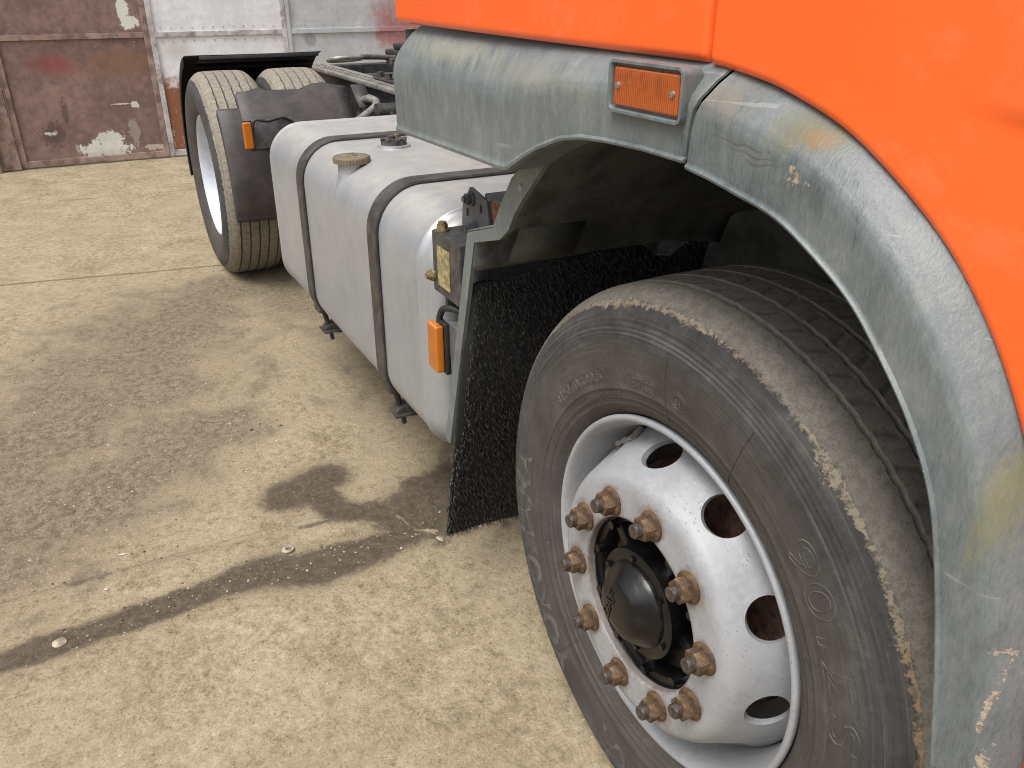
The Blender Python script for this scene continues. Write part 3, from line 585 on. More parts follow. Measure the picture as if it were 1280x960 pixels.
# ---- wheels
def tyre_mesh(name, side, ysh0, ysh1, rsh, rcr, grooves, gw, gd, sip, nth, mat, seed, zig=.0025, nz=44, wearamp=1.0, ystep=.0021):
    r0 = [p[0] for p in side]; y0 = [p[1] for p in side]; yc = (ysh0+ysh1)/2
    ysam = np.arange(ysh0, ysh1+1e-6, ystep); tread = []
    rt = lambda y: rcr-.0035*((y-yc)/(ysh1-yc))**2-(rcr-.0035-rsh)*max(0, (abs(y-yc)-(ysh1-yc)+.045)/.045)**2.2
    prof = list(side)+[(rt(y), y) for y in ysam[1:]]+[(r, 2*yc-y) for r, y in reversed(side[:-1])]
    A = np.array(prof); ns = len(side); k = len(prof); th = np.linspace(0, 2*PI, nth, endpoint=False)
    rad = np.repeat(A[None, :, 0], nth, 0); yy = np.repeat(A[None, :, 1], nth, 0).copy(); gro = np.zeros_like(rad); wear = np.zeros_like(rad)
    T = th[:, None]
    tri = lambda q: 2*np.abs(2*(q % 1)-1)-1
    sel = slice(ns, ns+len(ysam)-1)
    Yt = yy[:, sel]; D = np.zeros_like(Yt)
    for gi, g in enumerate(grooves):
        gy_ = g+zig*tri(T*nz/(2*PI)+gi*.5); q = np.clip(1.25-np.abs(Yt-gy_)/gw, 0, 1); D = np.maximum(D, q)
    S = np.zeros_like(Yt)
    for lo_, hi_, num, skew, amp in sip:
        ph = (T*num/(2*PI)+skew*(Yt-lo_)/(hi_-lo_)); fr = np.abs(((ph+.5) % 1)-.5)*(2*PI/num)*rcr
        S = np.maximum(S, np.where((Yt > lo_) & (Yt < hi_), np.clip(1.2-fr/.0042, 0, 1)*amp, 0))
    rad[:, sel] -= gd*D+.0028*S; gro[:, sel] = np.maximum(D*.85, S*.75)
    rg = np.random.default_rng(seed)
    # ragged worn ridge along the shoulder
    ang = np.cumsum(rg.normal(0, 1, nth)); ang -= np.linspace(0, ang[-1], nth); c = np.convolve(np.tile(rg.normal(0, 1, nth), 3), np.ones(5)/5, 'same')[nth:2*nth]; c2 = np.convolve(np.tile(rg.normal(0, 1, nth), 3), np.ones(31)/31, 'same')[nth:2*nth]*3
    for kk, amp in ((ns-2, .5), (ns-1, 1.0), (ns, .8)):
        rad[:, kk] += amp*.0022*c; yy[:, kk] += amp*.0018*c
    for kk in range(ns-4, ns+5): wear[:, kk] = np.clip({ns-2: .30, ns-1: .95, ns: .56, ns+1: .24, ns+2: .08, ns-3: .08}.get(kk, .0)+.26*c2-.05, 0, 1.2)*wearamp
    V = np.stack([rad*np.cos(T), yy, rad*np.sin(T)], -1).reshape(-1, 3)
    ii = np.arange(nth)[:, None]*k+np.arange(k-1)[None, :]; jj = ((np.arange(nth)+1) % nth)[:, None]*k+np.arange(k-1)[None, :]
    F = np.stack([ii, ii+1, jj+1, jj], -1).reshape(-1, 4)
    return np_mesh(name, V, F, mat, attrs={'groove': gro, 'wear': wear}, sharp=40, link_it=False)
def ribbed(pts, ribs, h=.0009):
    X = [p[0] for p in pts]; Yv = [p[1] for p in pts]; rs = sorted(set(X) | {q for r in ribs for q in (r-.0022, r-.0009, r+.0009, r+.0022)})
    return [(r, interp(r, X, Yv)-(h if any(abs(r-q) < .0012 for q in ribs) else 0)) for r in rs]
side_front = ribbed([(.296, .056), (.303, .046), (.315, .037), (.335, .029), (.36, .0235), (.40, .0195), (.43, .0215), (.455, .0290), (.470, .0375), (.4785, .0435)], [.318, .329, .345, .432, .4385, .446, .4535, .461])
side_front = [p for p in side_front if p[0] <= .4785]
def sy(r): return interp(r, [p[0] for p in side_front], [p[1] for p in side_front])
wheel = empty('wheel', (0, 0, .5), truck); wheel['label'] = 'front wheel with ten rusty nuts and a black hub cap'
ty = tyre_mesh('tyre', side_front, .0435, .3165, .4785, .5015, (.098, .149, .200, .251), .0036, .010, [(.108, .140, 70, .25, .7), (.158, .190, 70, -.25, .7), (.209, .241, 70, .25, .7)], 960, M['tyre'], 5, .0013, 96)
link(ty, wheel)
# raised lettering on the sidewall, all one relief on the rubber
LV, LFc = [], []
def arc_text(body, size, r, a_mid, h=.0010, outline=0.0, sx=1.0, bold=0.0):
    v, f = text_mesh(body, size, outline, bold); q = len(LV)
    for x, y, z in v:
        rad = r+y; a = R(a_mid)-x*sx/r
        yo = sy(min(max(rad, .30), .47))
        if outline: off = yo-max(z, -.0004)*1.3
        else: off = yo-(h*.8 if z > 0 else -.001)
        LV.append((rad*math.cos(a), off, rad*math.sin(a)))
    LFc.extend([tuple(i+q for i in t) for t in f]); mk('tyre_lettering', LV, LFc, M['letter'], wheel, 30); LV.clear(); LFc.clear()
arc_text('YOKOHAMA', .082, .404, 204, .0012, 0, 1.0, .0022)
arc_text('901ZS', .070, .389, 28.5, .0012, .0007, 1.45)
arc_text('315/70R22.5', .027, .364, 129, .0012, .0006, 1.25)
arc_text('TUBELESS', .012, .371, 98.5, .0012, 0, 1.35); arc_text('154/150L', .012, .356, 99, .0012, 0, 1.35)
arc_text('E4', .014, .366, 85.5, .0012, 0, 1.0); arc_text('O', .042, .366, 85.5, .0012, .0006, 1.05)
arc_text('TUBELESS', .022, .352, -40, .0010, .0005, 1.3); arc_text('YOKOHAMA', .082, .404, -70, .0012, 0, 1.0, .0022); arc_text('REGROOVABLE', .011, .335, 118, .001, 0, 1.3); arc_text('MADE IN JAPAN', .011, .335, 190, .001, 0, 1.4)
# radial mould seams
bm = bmesh.new()
for a in (-10, 24, 66, 90, 121, 152, 168, 205, 232):
    P = [(r, sy(r)-.0007) for r in np.linspace(.32, .43, 12)]
    for (ra, ya), (rb, yb) in zip(P[:-1], P[1:]): bm_cyl(bm, (ra*math.cos(R(a)), ya+.0004, ra*math.sin(R(a))), (rb*math.cos(R(a)), yb+.0004, rb*math.sin(R(a))), .0007, n=5, cap=False)
tag(bobj('mould_seams', bm, M['tyre'], wheel), kind='stuff')
# rim: barrel with rolled lip
lathe('rim', [(.262, .32), (.262, .16), (.266, .12), (.272, .085), (.278, .062), (.2835, .050), (.2875, .043), (.2905, .0405), (.2945, .0400), (.2975, .0420), (.2985, .0455), (.2975, .0500), (.294, .058)], 160, M['rim'], wheel, 50)
# disc with ten vent holes: a solid shell cut by a boolean
dp = [(.1405, .004), (.142, .0015), (.145, .0002), (.150, 0), (.19, 0), (.202, .0008), (.211, .004), (.218, .010), (.224, .019), (.232, .037), (.242, .060), (.251, .082), (.258, .098), (.2635, .108), (.2635, .118), (.250, .104), (.238, .075), (.225, .045), (.214, .026), (.20, .014), (.1405, .014)]
v, f = lathe_vf(dp+[dp[0]], 160); 
disc = mk('disc_tmp', v, f, M['rim'], None, 40)
bm = bmesh.new(); bm.from_mesh(disc.data); bmesh.ops.remove_doubles(bm, verts=bm.verts[:], dist=1e-6); bmesh.ops.recalc_face_normals(bm, faces=bm.faces[:]); bm.to_mesh(disc.data); bm.free()
bm = bmesh.new(); HA = 63.5
for k in range(10):
    a = R(HA+36*k); e = Vector((math.cos(a), 0, math.sin(a))); ax = (e*.62+Vector((0, -.78, 0))).normalized(); c = e*.2405+Vector((0, .060, 0)); 
    t = bmesh.new(); bmesh.ops.create_cone(t, cap_ends=True, segments=28, radius1=.0315, radius2=.0315, depth=.11)
    tan = Vector((-math.sin(a), 0, math.cos(a))); rad_ = ax.cross(tan); mt = Matrix((tan*1.06, rad_*.92, ax)).transposed().to_4x4(); mt.translation = c; merge(bm, t, mt)
bmesh.ops.recalc_face_normals(bm, faces=bm.faces[:]); me = bpy.data.meshes.new('cut'); bm.to_mesh(me); bm.free(); cut = link(bpy.data.objects.new('cut', me))
md = disc.modifiers.new('b', 'BOOLEAN'); md.object = cut; md.operation = 'DIFFERENCE'; md.solver = 'EXACT'
dg = bpy.context.evaluated_depsgraph_get(); dm = bpy.data.meshes.new_from_object(disc.evaluated_get(dg)); bpy.data.objects.remove(disc); bpy.data.objects.remove(cut)
dm.name = 'wheel_disc'; dm.polygons.foreach_set('use_smooth', [True]*len(dm.polygons)); dm.set_sharp_from_angle(angle=R(38)); dsc = link(bpy.data.objects.new('wheel_disc', dm), wheel)
dsc.modifiers.new('wn', 'WEIGHTED_NORMAL').keep_sharp = True
lathe('brake_drum', [(.05, .125), (.19, .125), (.205, .13), (.210, .15), (.210, .30)], 64, M['drum'], wheel)
# wheel nuts: flange, hexagon, stud
NA = 117.5
def nut_bm():
    b = bmesh.new()
    def ringset(P, n, mat, hexa=False):
        rows = []
        for r, y in P:
            row = []
            for i in range(n):
                a = 2*PI*i/n; rr_ = r
                if hexa: rr_ = r*math.cos(PI/6)/math.cos(((a+PI/6) % (PI/3))-PI/6)
                row.append(b.verts.new((rr_*math.cos(a), y, rr_*math.sin(a))))
            rows.append(row)
        for A_, B_ in zip(rows[:-1], rows[1:]):
            for i in range(n): b.faces.new((A_[i], A_[(i+1) % n], B_[(i+1) % n], B_[i])).material_index = mat
        b.faces.new(rows[-1]).material_index = mat
    ringset([(.0240, .001), (.0245, -.0015), (.0240, -.0035), (.0200, -.0055), (.0170, -.0062)], 30, 0)
    ringset([(.0195, -.004), (.0196, -.0205), (.0186, -.0225), (.0150, -.0238), (.0118, -.0238)], 48, 0, True)
    ringset([(.0112, -.020), (.0112, -.0335), (.0104, -.0348), (.006, -.0350)], 22, 1)
    return b
n0 = bobj('wheel_nut', nut_bm(), [M['nut'], M['stud']], wheel, 32)
for k in range(10):
    o = n0 if k == 0 else link(n0.copy(), wheel); a = R(NA-36*k); o.location = (.1675*math.cos(a), 0, .1675*math.sin(a)); o.rotation_euler = (0, random.uniform(0, 1), 0)
# hub
hubp = [(.1395, .016), (.138, .020), (.128, .022), (.124, .030), (.118, .046), (.098, .052), (.090, .052), (.0905, .006), (.090, .003), (.088, .0015), (.066, .001)]
v, f = lathe_vf(hubp, 80)
hub = mk('hub', v, f, M['hub'], wheel, 40)
bm = bmesh.new()
for k in range(10):                                   # webs and bosses round the hub
    a = NA+18-36*k; m_ = Matrix.Rotation(-R(a), 4, 'Y')
    if k % 2 == 0:
        b = bmesh.new(); t = bmesh.new(); bm_box(t, (.086, .022, -.010), (.138, .048, .010), .003); merge(b, t, m_); bobj('hub_web', b, M['hub'], wheel, 30)
    b = bmesh.new(); t = bmesh.new(); bm_cyl(t, (.128, .028, 0), (.128, .010, 0), .0085, .0075, 14); merge(b, t, m_); bobj('hub_boss', b, M['hub'], wheel, 30)
for k in range(6):
    a = R(40+60*k); b = bmesh.new(); bm_cyl(b, (.080*math.cos(a), .003, .080*math.sin(a)), (.080*math.cos(a), -.004, .080*math.sin(a)), .0056, .0050, 6); bobj('cap_bolt', b, M['hub'], wheel, 30)
bm.free()
capp = [(.072, .003), (.0718, -.002), (.070, -.006), (.0665, -.010), (.058, -.020), (.049, -.030), (.046, -.0325), (.042, -.0345), (.030, -.0365), (.012, -.0375), (.0005, -.0375)]
v, f = lathe_vf(capp, 72)
v = [(x*(1-.10*max(0, math.cos(3*(math.atan2(z, x)-.3)))*(min(1, max(0, -y/.03)))), y, z*(1-.10*max(0, math.cos(3*(math.atan2(z, x)-.3)))*(min(1, max(0, -y/.03))))) for x, y, z in v]
hc = mk('hub_cap', v, f, M['hub'], wheel, 50); hc['label'] = 'glossy black hub cap with raised letters'
tv, tf = text_mesh('DAF', .026, 0, .0006); aT = R(72); tv2 = []
for x, y, z in tv:
    X_ = x*1.25*math.cos(aT)-y*math.sin(aT); Z_ = x*1.25*math.sin(aT)+y*math.cos(aT); X_ -= .018; Z_ += .0
    rr_ = math.hypot(X_, Z_); yb = interp(rr_, [.0005, .012, .030, .042, .046, .049, .058, .0665], [-.0375, -.0375, -.0365, -.0345, -.0325, -.030, -.020, -.010])
    tv2.append((X_, yb-(.0014 if z > 0 else -.002), Z_))
mk('hub_lettering', tv2, tf, M['hub'], wheel, 30)
b = bmesh.new(); a = R(129); e = Vector((math.cos(a), 0, math.sin(a))); tng = Vector((-e.z, 0, e.x)); c = e*.252+Vector((0, .078, 0))
bm_cyl(b, c-tng*.026, c+tng*.012, .0048, n=10); bm_cyl(b, c-tng*.010, c+tng*.002, .0068, n=6); bm_cyl(b, c+tng*.012, c+tng*.024, .0060, n=12); bm_cyl(b, c-tng*.026, c-tng*.026+e*.012+Vector((0, .02, 0)), .0055, n=10)
bobj('valve_stem', b, M['steel'], wheel)

# rear axle: two wheels side by side
RX = -3.669
side_rear = [(.292, .055), (.30, .042), (.32, .030), (.36, .018), (.40, .013), (.43, .016), (.452, .024), (.466, .032), (.474, .040)]
rt_ = tyre_mesh('tyre', side_rear, .040, .300, .474, .5005, (.082, .126, .170, .214, .258), .0030, .012, [(.088, .120, 84, .3, .5), (.132, .164, 84, -.3, .5), (.176, .208, 84, .3, .5), (.220, .252, 84, -.3, .5), (.045, .078, 84, .1, .5), (.262, .296, 84, .1, .5)], 672, M['tyre_rear'], 9, .001, 40, .8, .0024)
ws = []
for i, yy_ in enumerate((-.073, .265)):
    w_ = empty('wheel', (RX, yy_, .4985), truck); ws.append(w_); w_['label'] = ('outer' if i == 0 else 'inner')+' rear wheel with a dusty block tread tyre'
    link(rt_ if i == 0 else rt_.copy(), w_)
lathe('rim', [(.2945, .055), (.2985, .050), (.2985, .046), (.2965, .043), (.2925, .0425), (.289, .046), (.283, .055), (.276, .075), (.268, .12), (.264, .17), (.260, .205), (.245, .215), (.225, .225), (.20, .232), (.14, .232), (.13, .20), (.11, .14), (.0, .13)], 96, M['rim_rear'], ws[0], 45)
lathe('rim', [(.2985, .050), (.2925, .0425), (.283, .055), (.268, .12), (.262, .29)], 64, M['rim_rear'], ws[1], 45)

# ---- fuel tank
TY0, TY1, TZ0, TZ1 = 0.0, .66, .322, .930
def tsec(inset, corner=(.125, .115)):
    y0, y1, z0, z1 = TY0+inset, TY1-inset, TZ0+inset, TZ1-inset; P = []
    rt, rb = max(corner[0]-inset, .02), max(corner[1]-inset, .02)
    for cy, cz, a, r in ((y0+rt, z1-rt, 90, rt), (y0+rb, z0+rb, 180, rb), (y1-rb, z0+rb, 270, rb), (y1-rt, z1-rt, 0, rt)):
        P += [(cy+r*math.cos(R(a+90*i/12)), cz+r*math.sin(R(a+90*i/12))) for i in range(13)]
    return P
endf = [(-.800, .115), (-.800, .085), (-.801, .065), (-.805, .048), (-.812, .034), (-.822, .022), (-.835, .013), (-.850, .007), (-.864, .0045), (-.867, .0), (-.871, -.0025), (-.877, -.0035), (-.883, -.0025), (-.887, 0), (-.895, .0008)]
TXR = -2.375
secs = endf+[(x, .0) for x in np.linspace(-.96, TXR+.15, 24)]+[(TXR-.800-x, i) for x, i in reversed(endf)]
v, f = [], []
for x, i in secs:
    for k, (y, z) in enumerate(tsec(i)):
        d = .0025*noise.noise(Vector((x*2.2, y*3, z*3)))*(1 if -2.25 < x < -.95 else 0); v.append((x, y+d, z+d*.6))
n_ = 52
for s in range(len(secs)-1):
    for k in range(n_): f.append((s*n_+k, s*n_+(k+1) % n_, (s+1)*n_+(k+1) % n_, (s+1)*n_+k))
f += [tuple(range(n_))[::-1], tuple((len(secs)-1)*n_+k for k in range(n_))]
tank = mk('fuel_tank', v, f, M['tank'], truck, 60); tank['label'] = 'silver painted fuel tank with rounded edges and two black straps'
for sx in (-1.180, -1.885):
    P = tsec(-.002); Q = tsec(-.0075)
    order = list(range(39+12, 38, -1))+list(range(0, 19))    # over the top from the far side, down the face, to the lower corner
    order = [51, 50, 49]+[0]+list(range(0, 20)); order = [39+12]+list(range(0, 20))
    v, f = [], []
    ins = [(.6, TZ1)]
    pathP = [(.62, TZ1+.002), (.4, TZ1+.002), (.25, TZ1+.002)]+P[0:19]; pathQ = [(.62, TZ1+.0075), (.4, TZ1+.0075), (.25, TZ1+.0075)]+Q[0:19]
    hw = .033
    for (ya, za), (yb, zb) in zip(pathP, pathQ): v += [(sx-hw, ya, za), (sx-hw+.003, yb, zb), (sx+hw-.003, yb, zb), (sx+hw, ya, za)]
    for i in range(len(pathP)-1):
        for a, b_ in ((0, 1), (1, 2), (2, 3)): f.append((4*i+a, 4*i+b_, 4*i+4+b_, 4*i+4+a))
    f.append((len(v)-4, len(v)-3, len(v)-2, len(v)-1))
    st = mk('tank_strap', v, f, M['strap'], tank, 30)
    # rubber backing showing along the strap edge
    v2 = [];
    for (ya, za), (yb, zb) in zip(pathP, [(a*.6+c*.4, b_*.6+d*.4) for (a, b_), (c, d) in zip(pathP, pathQ)]): v2 += [(sx-hw-.006, ya, za-.001), (sx-hw-.005, yb, zb), (sx+hw+.005, yb, zb), (sx+hw+.006, ya, za-.001)]
    mk('strap_rubber', v2, f, M['cable'], tank, 30)
    ye, ze = Q[18]
    b = bmesh.new(); bm_cyl(b, (sx, ye-.002, ze+.045), (sx, ye+.022, ze-.050), .0085, n=10); bm_box(b, (sx-.03, ye-.012, ze-.006), (sx+.03, ye+.004, ze+.02), .005, 2); bobj('strap_bolt', b, M['strap'], tank)
    b = bmesh.new(); zb_ = TZ0-.012
    bm_prism(b, [(ye+.002, ze-.075), (ye+.012, ze-.060), (ye+.10, ze-.030), (.16, TZ0+.0), (.16, TZ0-.06), (ye+.05, ze-.090)], 0, sx-.022, sx+.022, .003)
    bm_box(b, (sx-.035, ye-.002, ze-.082), (sx+.035, ye+.060, ze-.074), .003); bm_cyl(b, (sx, ye+.026, ze-.070), (sx, ye+.034, ze-.118), .007, n=8); bm_cyl(b, (sx, ye+.022, ze-.074), (sx, ye+.025, ze-.060), .015, n=6)
    bobj('tank_bracket', b, M['strap'], tank, 30)
    box('tank_support', (sx-.04, .10, TZ0-.065), (sx+.04, .78, TZ0-.008), M['dark'], tank, .006)
cx_, cy_ = -1.512, .0615
nk = lathe('filler_neck', [(.060, -.10), (.050, -.065), (.042, -.045), (.040, -.01), (.040, 0), (.0, 0)], 32, M['tank'], tank, 40, loc=(cx_, cy_, .930)); nk.rotation_euler = (R(90), 0, 0)

v, f = [], []
nn = 72; capr = [(.048, -.004), (.0525, -.003), (.0525, .011), (.0505, .0145), (.046, .0155), (.018, .0160), (.017, .018), (.013, .019), (.0, .019)]
for i in range(nn):
    a = 2*PI*i/nn; kn = .0009*(1 if i % 2 else -1)
    for j, (r, y) in enumerate(capr): rr_ = r+(kn if j in (1, 2) else 0); v.append((cx_+rr_*math.cos(a), cy_+rr_*math.sin(a), .930+y))
k_ = len(capr)
for i in range(nn):
    for j in range(k_-1): f.append((i*k_+j, ((i+1) % nn)*k_+j, ((i+1) % nn)*k_+j+1, i*k_+j+1))
mk('filler_cap', v, f, M['cap'], tank, 30)
b = bmesh.new(); bm_cyl(b, (cx_+.002, cy_-.002, .947), (cx_+.002, cy_-.002, .953), .007, n=8); bm_box(b, (cx_-.014, cy_-.004, .947), (cx_+.016, cy_+.003, .951), .002); bobj('cap_latch', b, M['brass'], tank)
b = bmesh.new(); bm_cyl(b, (-1.675, .25, .930), (-1.675, .25, .9375), .052, .050, 36); bobj('sender_plate', b, M['tank'], tank)
b = bmesh.new(); bm_cyl(b, (-1.675, .25, .9365), (-1.675, .25, .950), .040, .039, 30); bm_cyl(b, (-1.675, .25, .950), (-1.675, .25, .956), .034, .034, 30)
for k in range(8): bm_box(b, (-1.675+.036*math.cos(k*PI/4)-.006, .25+.036*math.sin(k*PI/4)-.006, .948), (-1.675+.036*math.cos(k*PI/4)+.006, .25+.036*math.sin(k*PI/4)+.006, .957), .002)
bm_cyl(b, (-1.665, .24, .955), (-1.665, .24, .966), .011, n=10); bm_cyl(b, (-1.69, .265, .955), (-1.69, .265, .964), .008, n=8, mat=1); bobj('level_sender', b, [M['boxm'], M['brass']], tank)

# ---- valve box, bracket plate and marker lamp between tank and flap
vb = box('valve_box', (-.776, -.004, .785), (-.634, .095, .919), M['boxm'], truck, .004)
box('label_plate', (-.745, -.0062, .806), (-.682, -.0042, .892), M['label'], vb, .0008)
b = bmesh.new(); bm_cyl(b, (-.752, .012, .917), (-.752, .012, .934), .0115, n=6); bm_cyl(b, (-.752, .012, .9195), (-.752, .012, .9245), .0145, n=18); bm_cyl(b, (-.752, .012, .934), (-.752, .012, .939), .009, n=14); bobj('bolt', b, M['brass'], vb)
b = bmesh.new(); bm_cyl(b, (-.775, .004, .818), (-.775, -.016, .818), .0105, n=6); bm_cyl(b, (-.775, -.004, .818), (-.775, -.009, .818), .0135, n=16); bm_cyl(b, (-.775, -.016, .818), (-.775, -.021, .818), .007, n=10); bobj('bolt', b, M['brass'], vb)
b = bmesh.new(); bm_cyl(b, (-.735, .02, .79), (-.735, .02, .758), .013, n=6); bm_cyl(b, (-.70, .03, .79), (-.70, .03, .763), .011, n=12); bobj('gland', b, M['cable'], vb)
tube('cable', [(-.655, .035, .745), (-.69, .012, .762), (-.725, -.002, .757), (-.742, -.006, .735), (-.744, -.008, .712)], .0075, M['cable'], vb, 10)
b = bmesh.new(); bm_prism(b, [(-.742, 1.006), (-.664, .992), (-.650, .940), (-.700, .905), (-.746, .912), (-.786, .918), (-.780, .961)], 1, .072, .080, .001); bp_ = bobj('bracket_plate', b, M['greym'], truck, 30); bp_['label'] = 'slate grey bracket plate with two bolts'
box('bracket_box', (-.672, .080, .905), (-.600, .30, .995), M['rust'], bp_, .004); box('bracket_arm', (-.69, .0805, .992), (-.59, .30, 1.003), M['greym'], bp_, .003)
for bx_, bz_ in ((-.730, .985), (-.722, .925)):
    b = bmesh.new(); bm_cyl(b, (bx_, .073, bz_), (bx_, .056, bz_), .012, n=6); bm_cyl(b, (bx_, .071, bz_), (bx_, .067, bz_), .015, n=16); bm_cyl(b, (bx_, .056, bz_), (bx_, .050, bz_), .007, n=10); bobj('bolt', b, M['greym'], bp_)
for hx_, hz_ in ((-.755, .951), (-.690, .972)): box('slot', (hx_-.004, .0712, hz_-.008), (hx_+.004, .0722, hz_+.008), M['mat'], bp_, 0)
ml = box('marker_lamp', (-.764, -.030, .612), (-.712, -.010, .722), M['amber'], truck, .006, 3); ml['label'] = 'amber side marker lamp beside the tank'
box('lamp_base', (-.758, -.0105, .606), (-.706, .003, .727), M['cable'], ml, .004); box('lamp_bracket', (-.72, .0, .645), (-.655, .05, .730), M['greym'], ml, .004)
box('bracket_post', (-.70, .03, .60), (-.66, .07, .80), M['dark'], ml, .004)

# ---- rear mudguards and marker lamp
def guard(name, a0, a1, y0, y1, r, mat, flange=.03, th=.004, ends=0, rag=0, n=40, label=None):
    v, f = [], []
    rows = [(-flange, y0, 1), (-.006, y0+.0, 1), (0, y0+.008, 1)]+[(0, y0+(y1-y0)*k/10, 1) for k in range(1, 10)]+[(0, y1, 1)]
    for i in range(n+1):
        for k, (dr, y, q) in enumerate(rows):
            a = a0+(a1-a0)*i/n
            if rag and i == n: a += rag*noise.noise(Vector((y*9, 2, a0)))*2
            rr_ = r+dr+.003*noise.noise(Vector((a*3, y*5, r)))
            v.append((RX+rr_*math.cos(a), y, .5+rr_*math.sin(a)))
    k = len(rows)
    for i in range(n):
        for j in range(k-1): f.append((i*k+j, (i+1)*k+j, (i+1)*k+j+1, i*k+j+1))
    o = mk(name, v, f, mat, truck, 50); o.modifiers.new('s', 'SOLIDIFY').thickness = th
    if label: o['label'] = label
    return o
guard('mudguard', R(-12), R(41), -.012, .62, .565, M['guard'], .04, label='brown-black plastic mudguard in front of the rear wheels')
guard('mudguard', R(22), R(49.5), .085, .60, .578, M['guard'], .016, rag=.05, label='upper mudguard piece lapped over the front one')
g3 = guard('mudguard', R(102), R(190), -.052, .64, .572, M['guard_black'], .045, rag=0, label='black mudguard behind the rear wheels')
bm = bmesh.new()
for a_ in range(100, 188, 9): 
    a = R(a_); b = bmesh.new(); t = bmesh.new(); bm_box(t, (.552, .02, -.006), (.569, .62, .006), .002); merge(b, t, Matrix.Translation((RX, 0, .5)) @ Matrix.Rotation(-a, 4, 'Y')); bobj('mudguard_rib', b, M['guard_black'], g3)
bm.free()
b = bmesh.new(); bm_prism(b, [(.09, .838), (.275, .842), (.275, .72), (.10, .716)], 0, -3.075, -3.055, .004); rb_ = bobj('lamp_bracket', b, M['greym'], truck, 30)
box('marker_lens', (-3.052, .050, .722), (-3.030, .090, .838), M['amber'], rb_, .008, 3); box('lamp_base', (-3.060, .052, .718), (-3.0515, .094, .842), M['cable'], rb_, .003)
tube('cable', [(-3.035, .09, .80), (-3.03, .105, .845), (-3.03, .16, .838), (-3.05, .24, .845), (-3.06, .30, .80)], .006, M['cable'], rb_)
strip('mudguard_stay', [(RX+.56, .86), (RX+.44, .95)], .61, .68, M['guard'], truck)

# ---- chassis, rails, fifth wheel
b = bmesh.new()
for y0 in (.76, 1.56): bm_prism(b, [(y0, .66), (y0+.08, .66), (y0+.08, .68), (y0+.02, .68), (y0+.02, .90), (y0+.08, .90), (y0+.08, .92), (y0, .92)], 0, -5.2, 1.2)
bobj('chassis_frame', b, M['dark'], truck, 30)
for x in (-4.9, -4.2, -3.1, -2.4, -1.6, -.9): box('crossmember', (x-.05, .84, .68), (x+.05, 1.56, .90), M['dark'], truck, .008)
pr = box('mounting_rail', (-4.45, .735, .9205), (-2.3, .870, .945), M['pale_rail'], truck, .008); 
for y in (.765, .785, .81): box('rail_rib', (-4.44, y, .9455), (-2.32, y+.011, .9495), M['pale_rail'], pr, .001)
b = bmesh.new(); bm_cyl(b, (RX, .30, .5), (RX, 2.0, .5), .085, n=20); t = bmesh.new(); bmesh.ops.create_uvsphere(t, u_segments=20, v_segments=12, radius=.24); merge(b, t, Matrix.Translation((RX, 1.2, .5))); bobj('drive_axle', b, M['dark'], truck)
for x in (RX+.42, RX-.45):
    o = lathe('air_spring', [(.0, .10), (.10, .10), (.135, .07), (.14, .03), (.115, 0), (.14, -.03), (.135, -.08), (.10, -.11), (.0, -.11)], 32, M['dark'], truck, 60, loc=(x, .66, .70)); o.rotation_euler = (R(90), 0, 0)
b = bmesh.new(); bm_cyl(b, (-3.0, .60, .74), (-2.72, .66, .74), .085, n=24); bm_cyl(b, (-3.02, .60, .74), (-3.0, .60, .74), .06, n=24)
for k in range(4): bm_cyl(b, (-2.95+.06*k, .611+.013*k, .74), (-2.94+.06*k, .613+.013*k, .74), .090, n=24)
bobj('brake_chamber', b, M['dark'], truck)
b = bmesh.new(); bm_cyl(b, (-2.62, .40, .62), (-2.62, .74, .62), .10, n=28); bobj('air_tank', b, M['dark'], truck)
for ax_, az_, ar_ in ((-3.1, .80, .05), (-2.9, .86, .04)): b = bmesh.new(); bm_cyl(b, (ax_, .74, az_), (ax_, .62, az_), ar_, n=18); bobj('air_valve', b, M['dark'], truck)
tube('air_pipe', [(-2.75, .42, .80), (-2.86, .50, .825), (-2.95, .60, .855), (-3.0, .66, .885), (-3.08, .655, .90), (-3.16, .65, .88), (-3.2, .7, .84)], .018, M['steel'], truck, 12)
for k, (ya, za) in enumerate(((.70, .87), (.68, .84), (.66, .80))): tube('air_hose', [(-2.5, ya+.02, za-.10), (-2.8, ya-.03, za-.02), (-3.05, ya+.02, za), (-3.25, ya, za-.04), (-3.5, ya+.04, za-.06)], .010, M['cable'], truck, 8)
fw = box('fifth_wheel', (-3.36, .84, 1.065), (-2.45, 1.62, 1.095), M['dark'], truck, .01); fw['label'] = 'dark fifth wheel coupling plate over the chassis'
b = bmesh.new()
for x in (-3.12, -2.75): bm_prism(b, [(.83, .951), (1.0, .951), (.98, 1.0), (.95, 1.064), (.86, 1.064), (.85, 1.0)], 0, x-.06, x+.06, .004)
bm_box(b, (-3.45, .80, .9500), (-2.5, 1.02, .960), .004); bobj('pedestal', b, M['boxm'], fw, 30)
for x in (-3.40, -3.28, -2.95, -2.6): b = bmesh.new(); bm_cyl(b, (x, .825, .957), (x, .825, .985), .016, n=6); bm_cyl(b, (x, .825, .957), (x, .825, .965), .022, n=14); bobj('pedestal_bolt', b, M['boxm'], fw)
box('grease_lip', (-3.30, .86, 1.0955), (-2.5, 1.60, 1.125), M['dark'], fw, .012)
tube('release_bar', [(-3.2, .66, 1.073), (-3.2, .75, 1.070), (-3.2, .86, 1.062)], .012, M['boxm'], fw, 10)
hd = [(.505, 1.068), (.525, 1.083), (.565, 1.0885), (.63, 1.0865), (.660, 1.076), (.655, 1.064), (.63, 1.052), (.575, 1.0455), (.525, 1.050)]
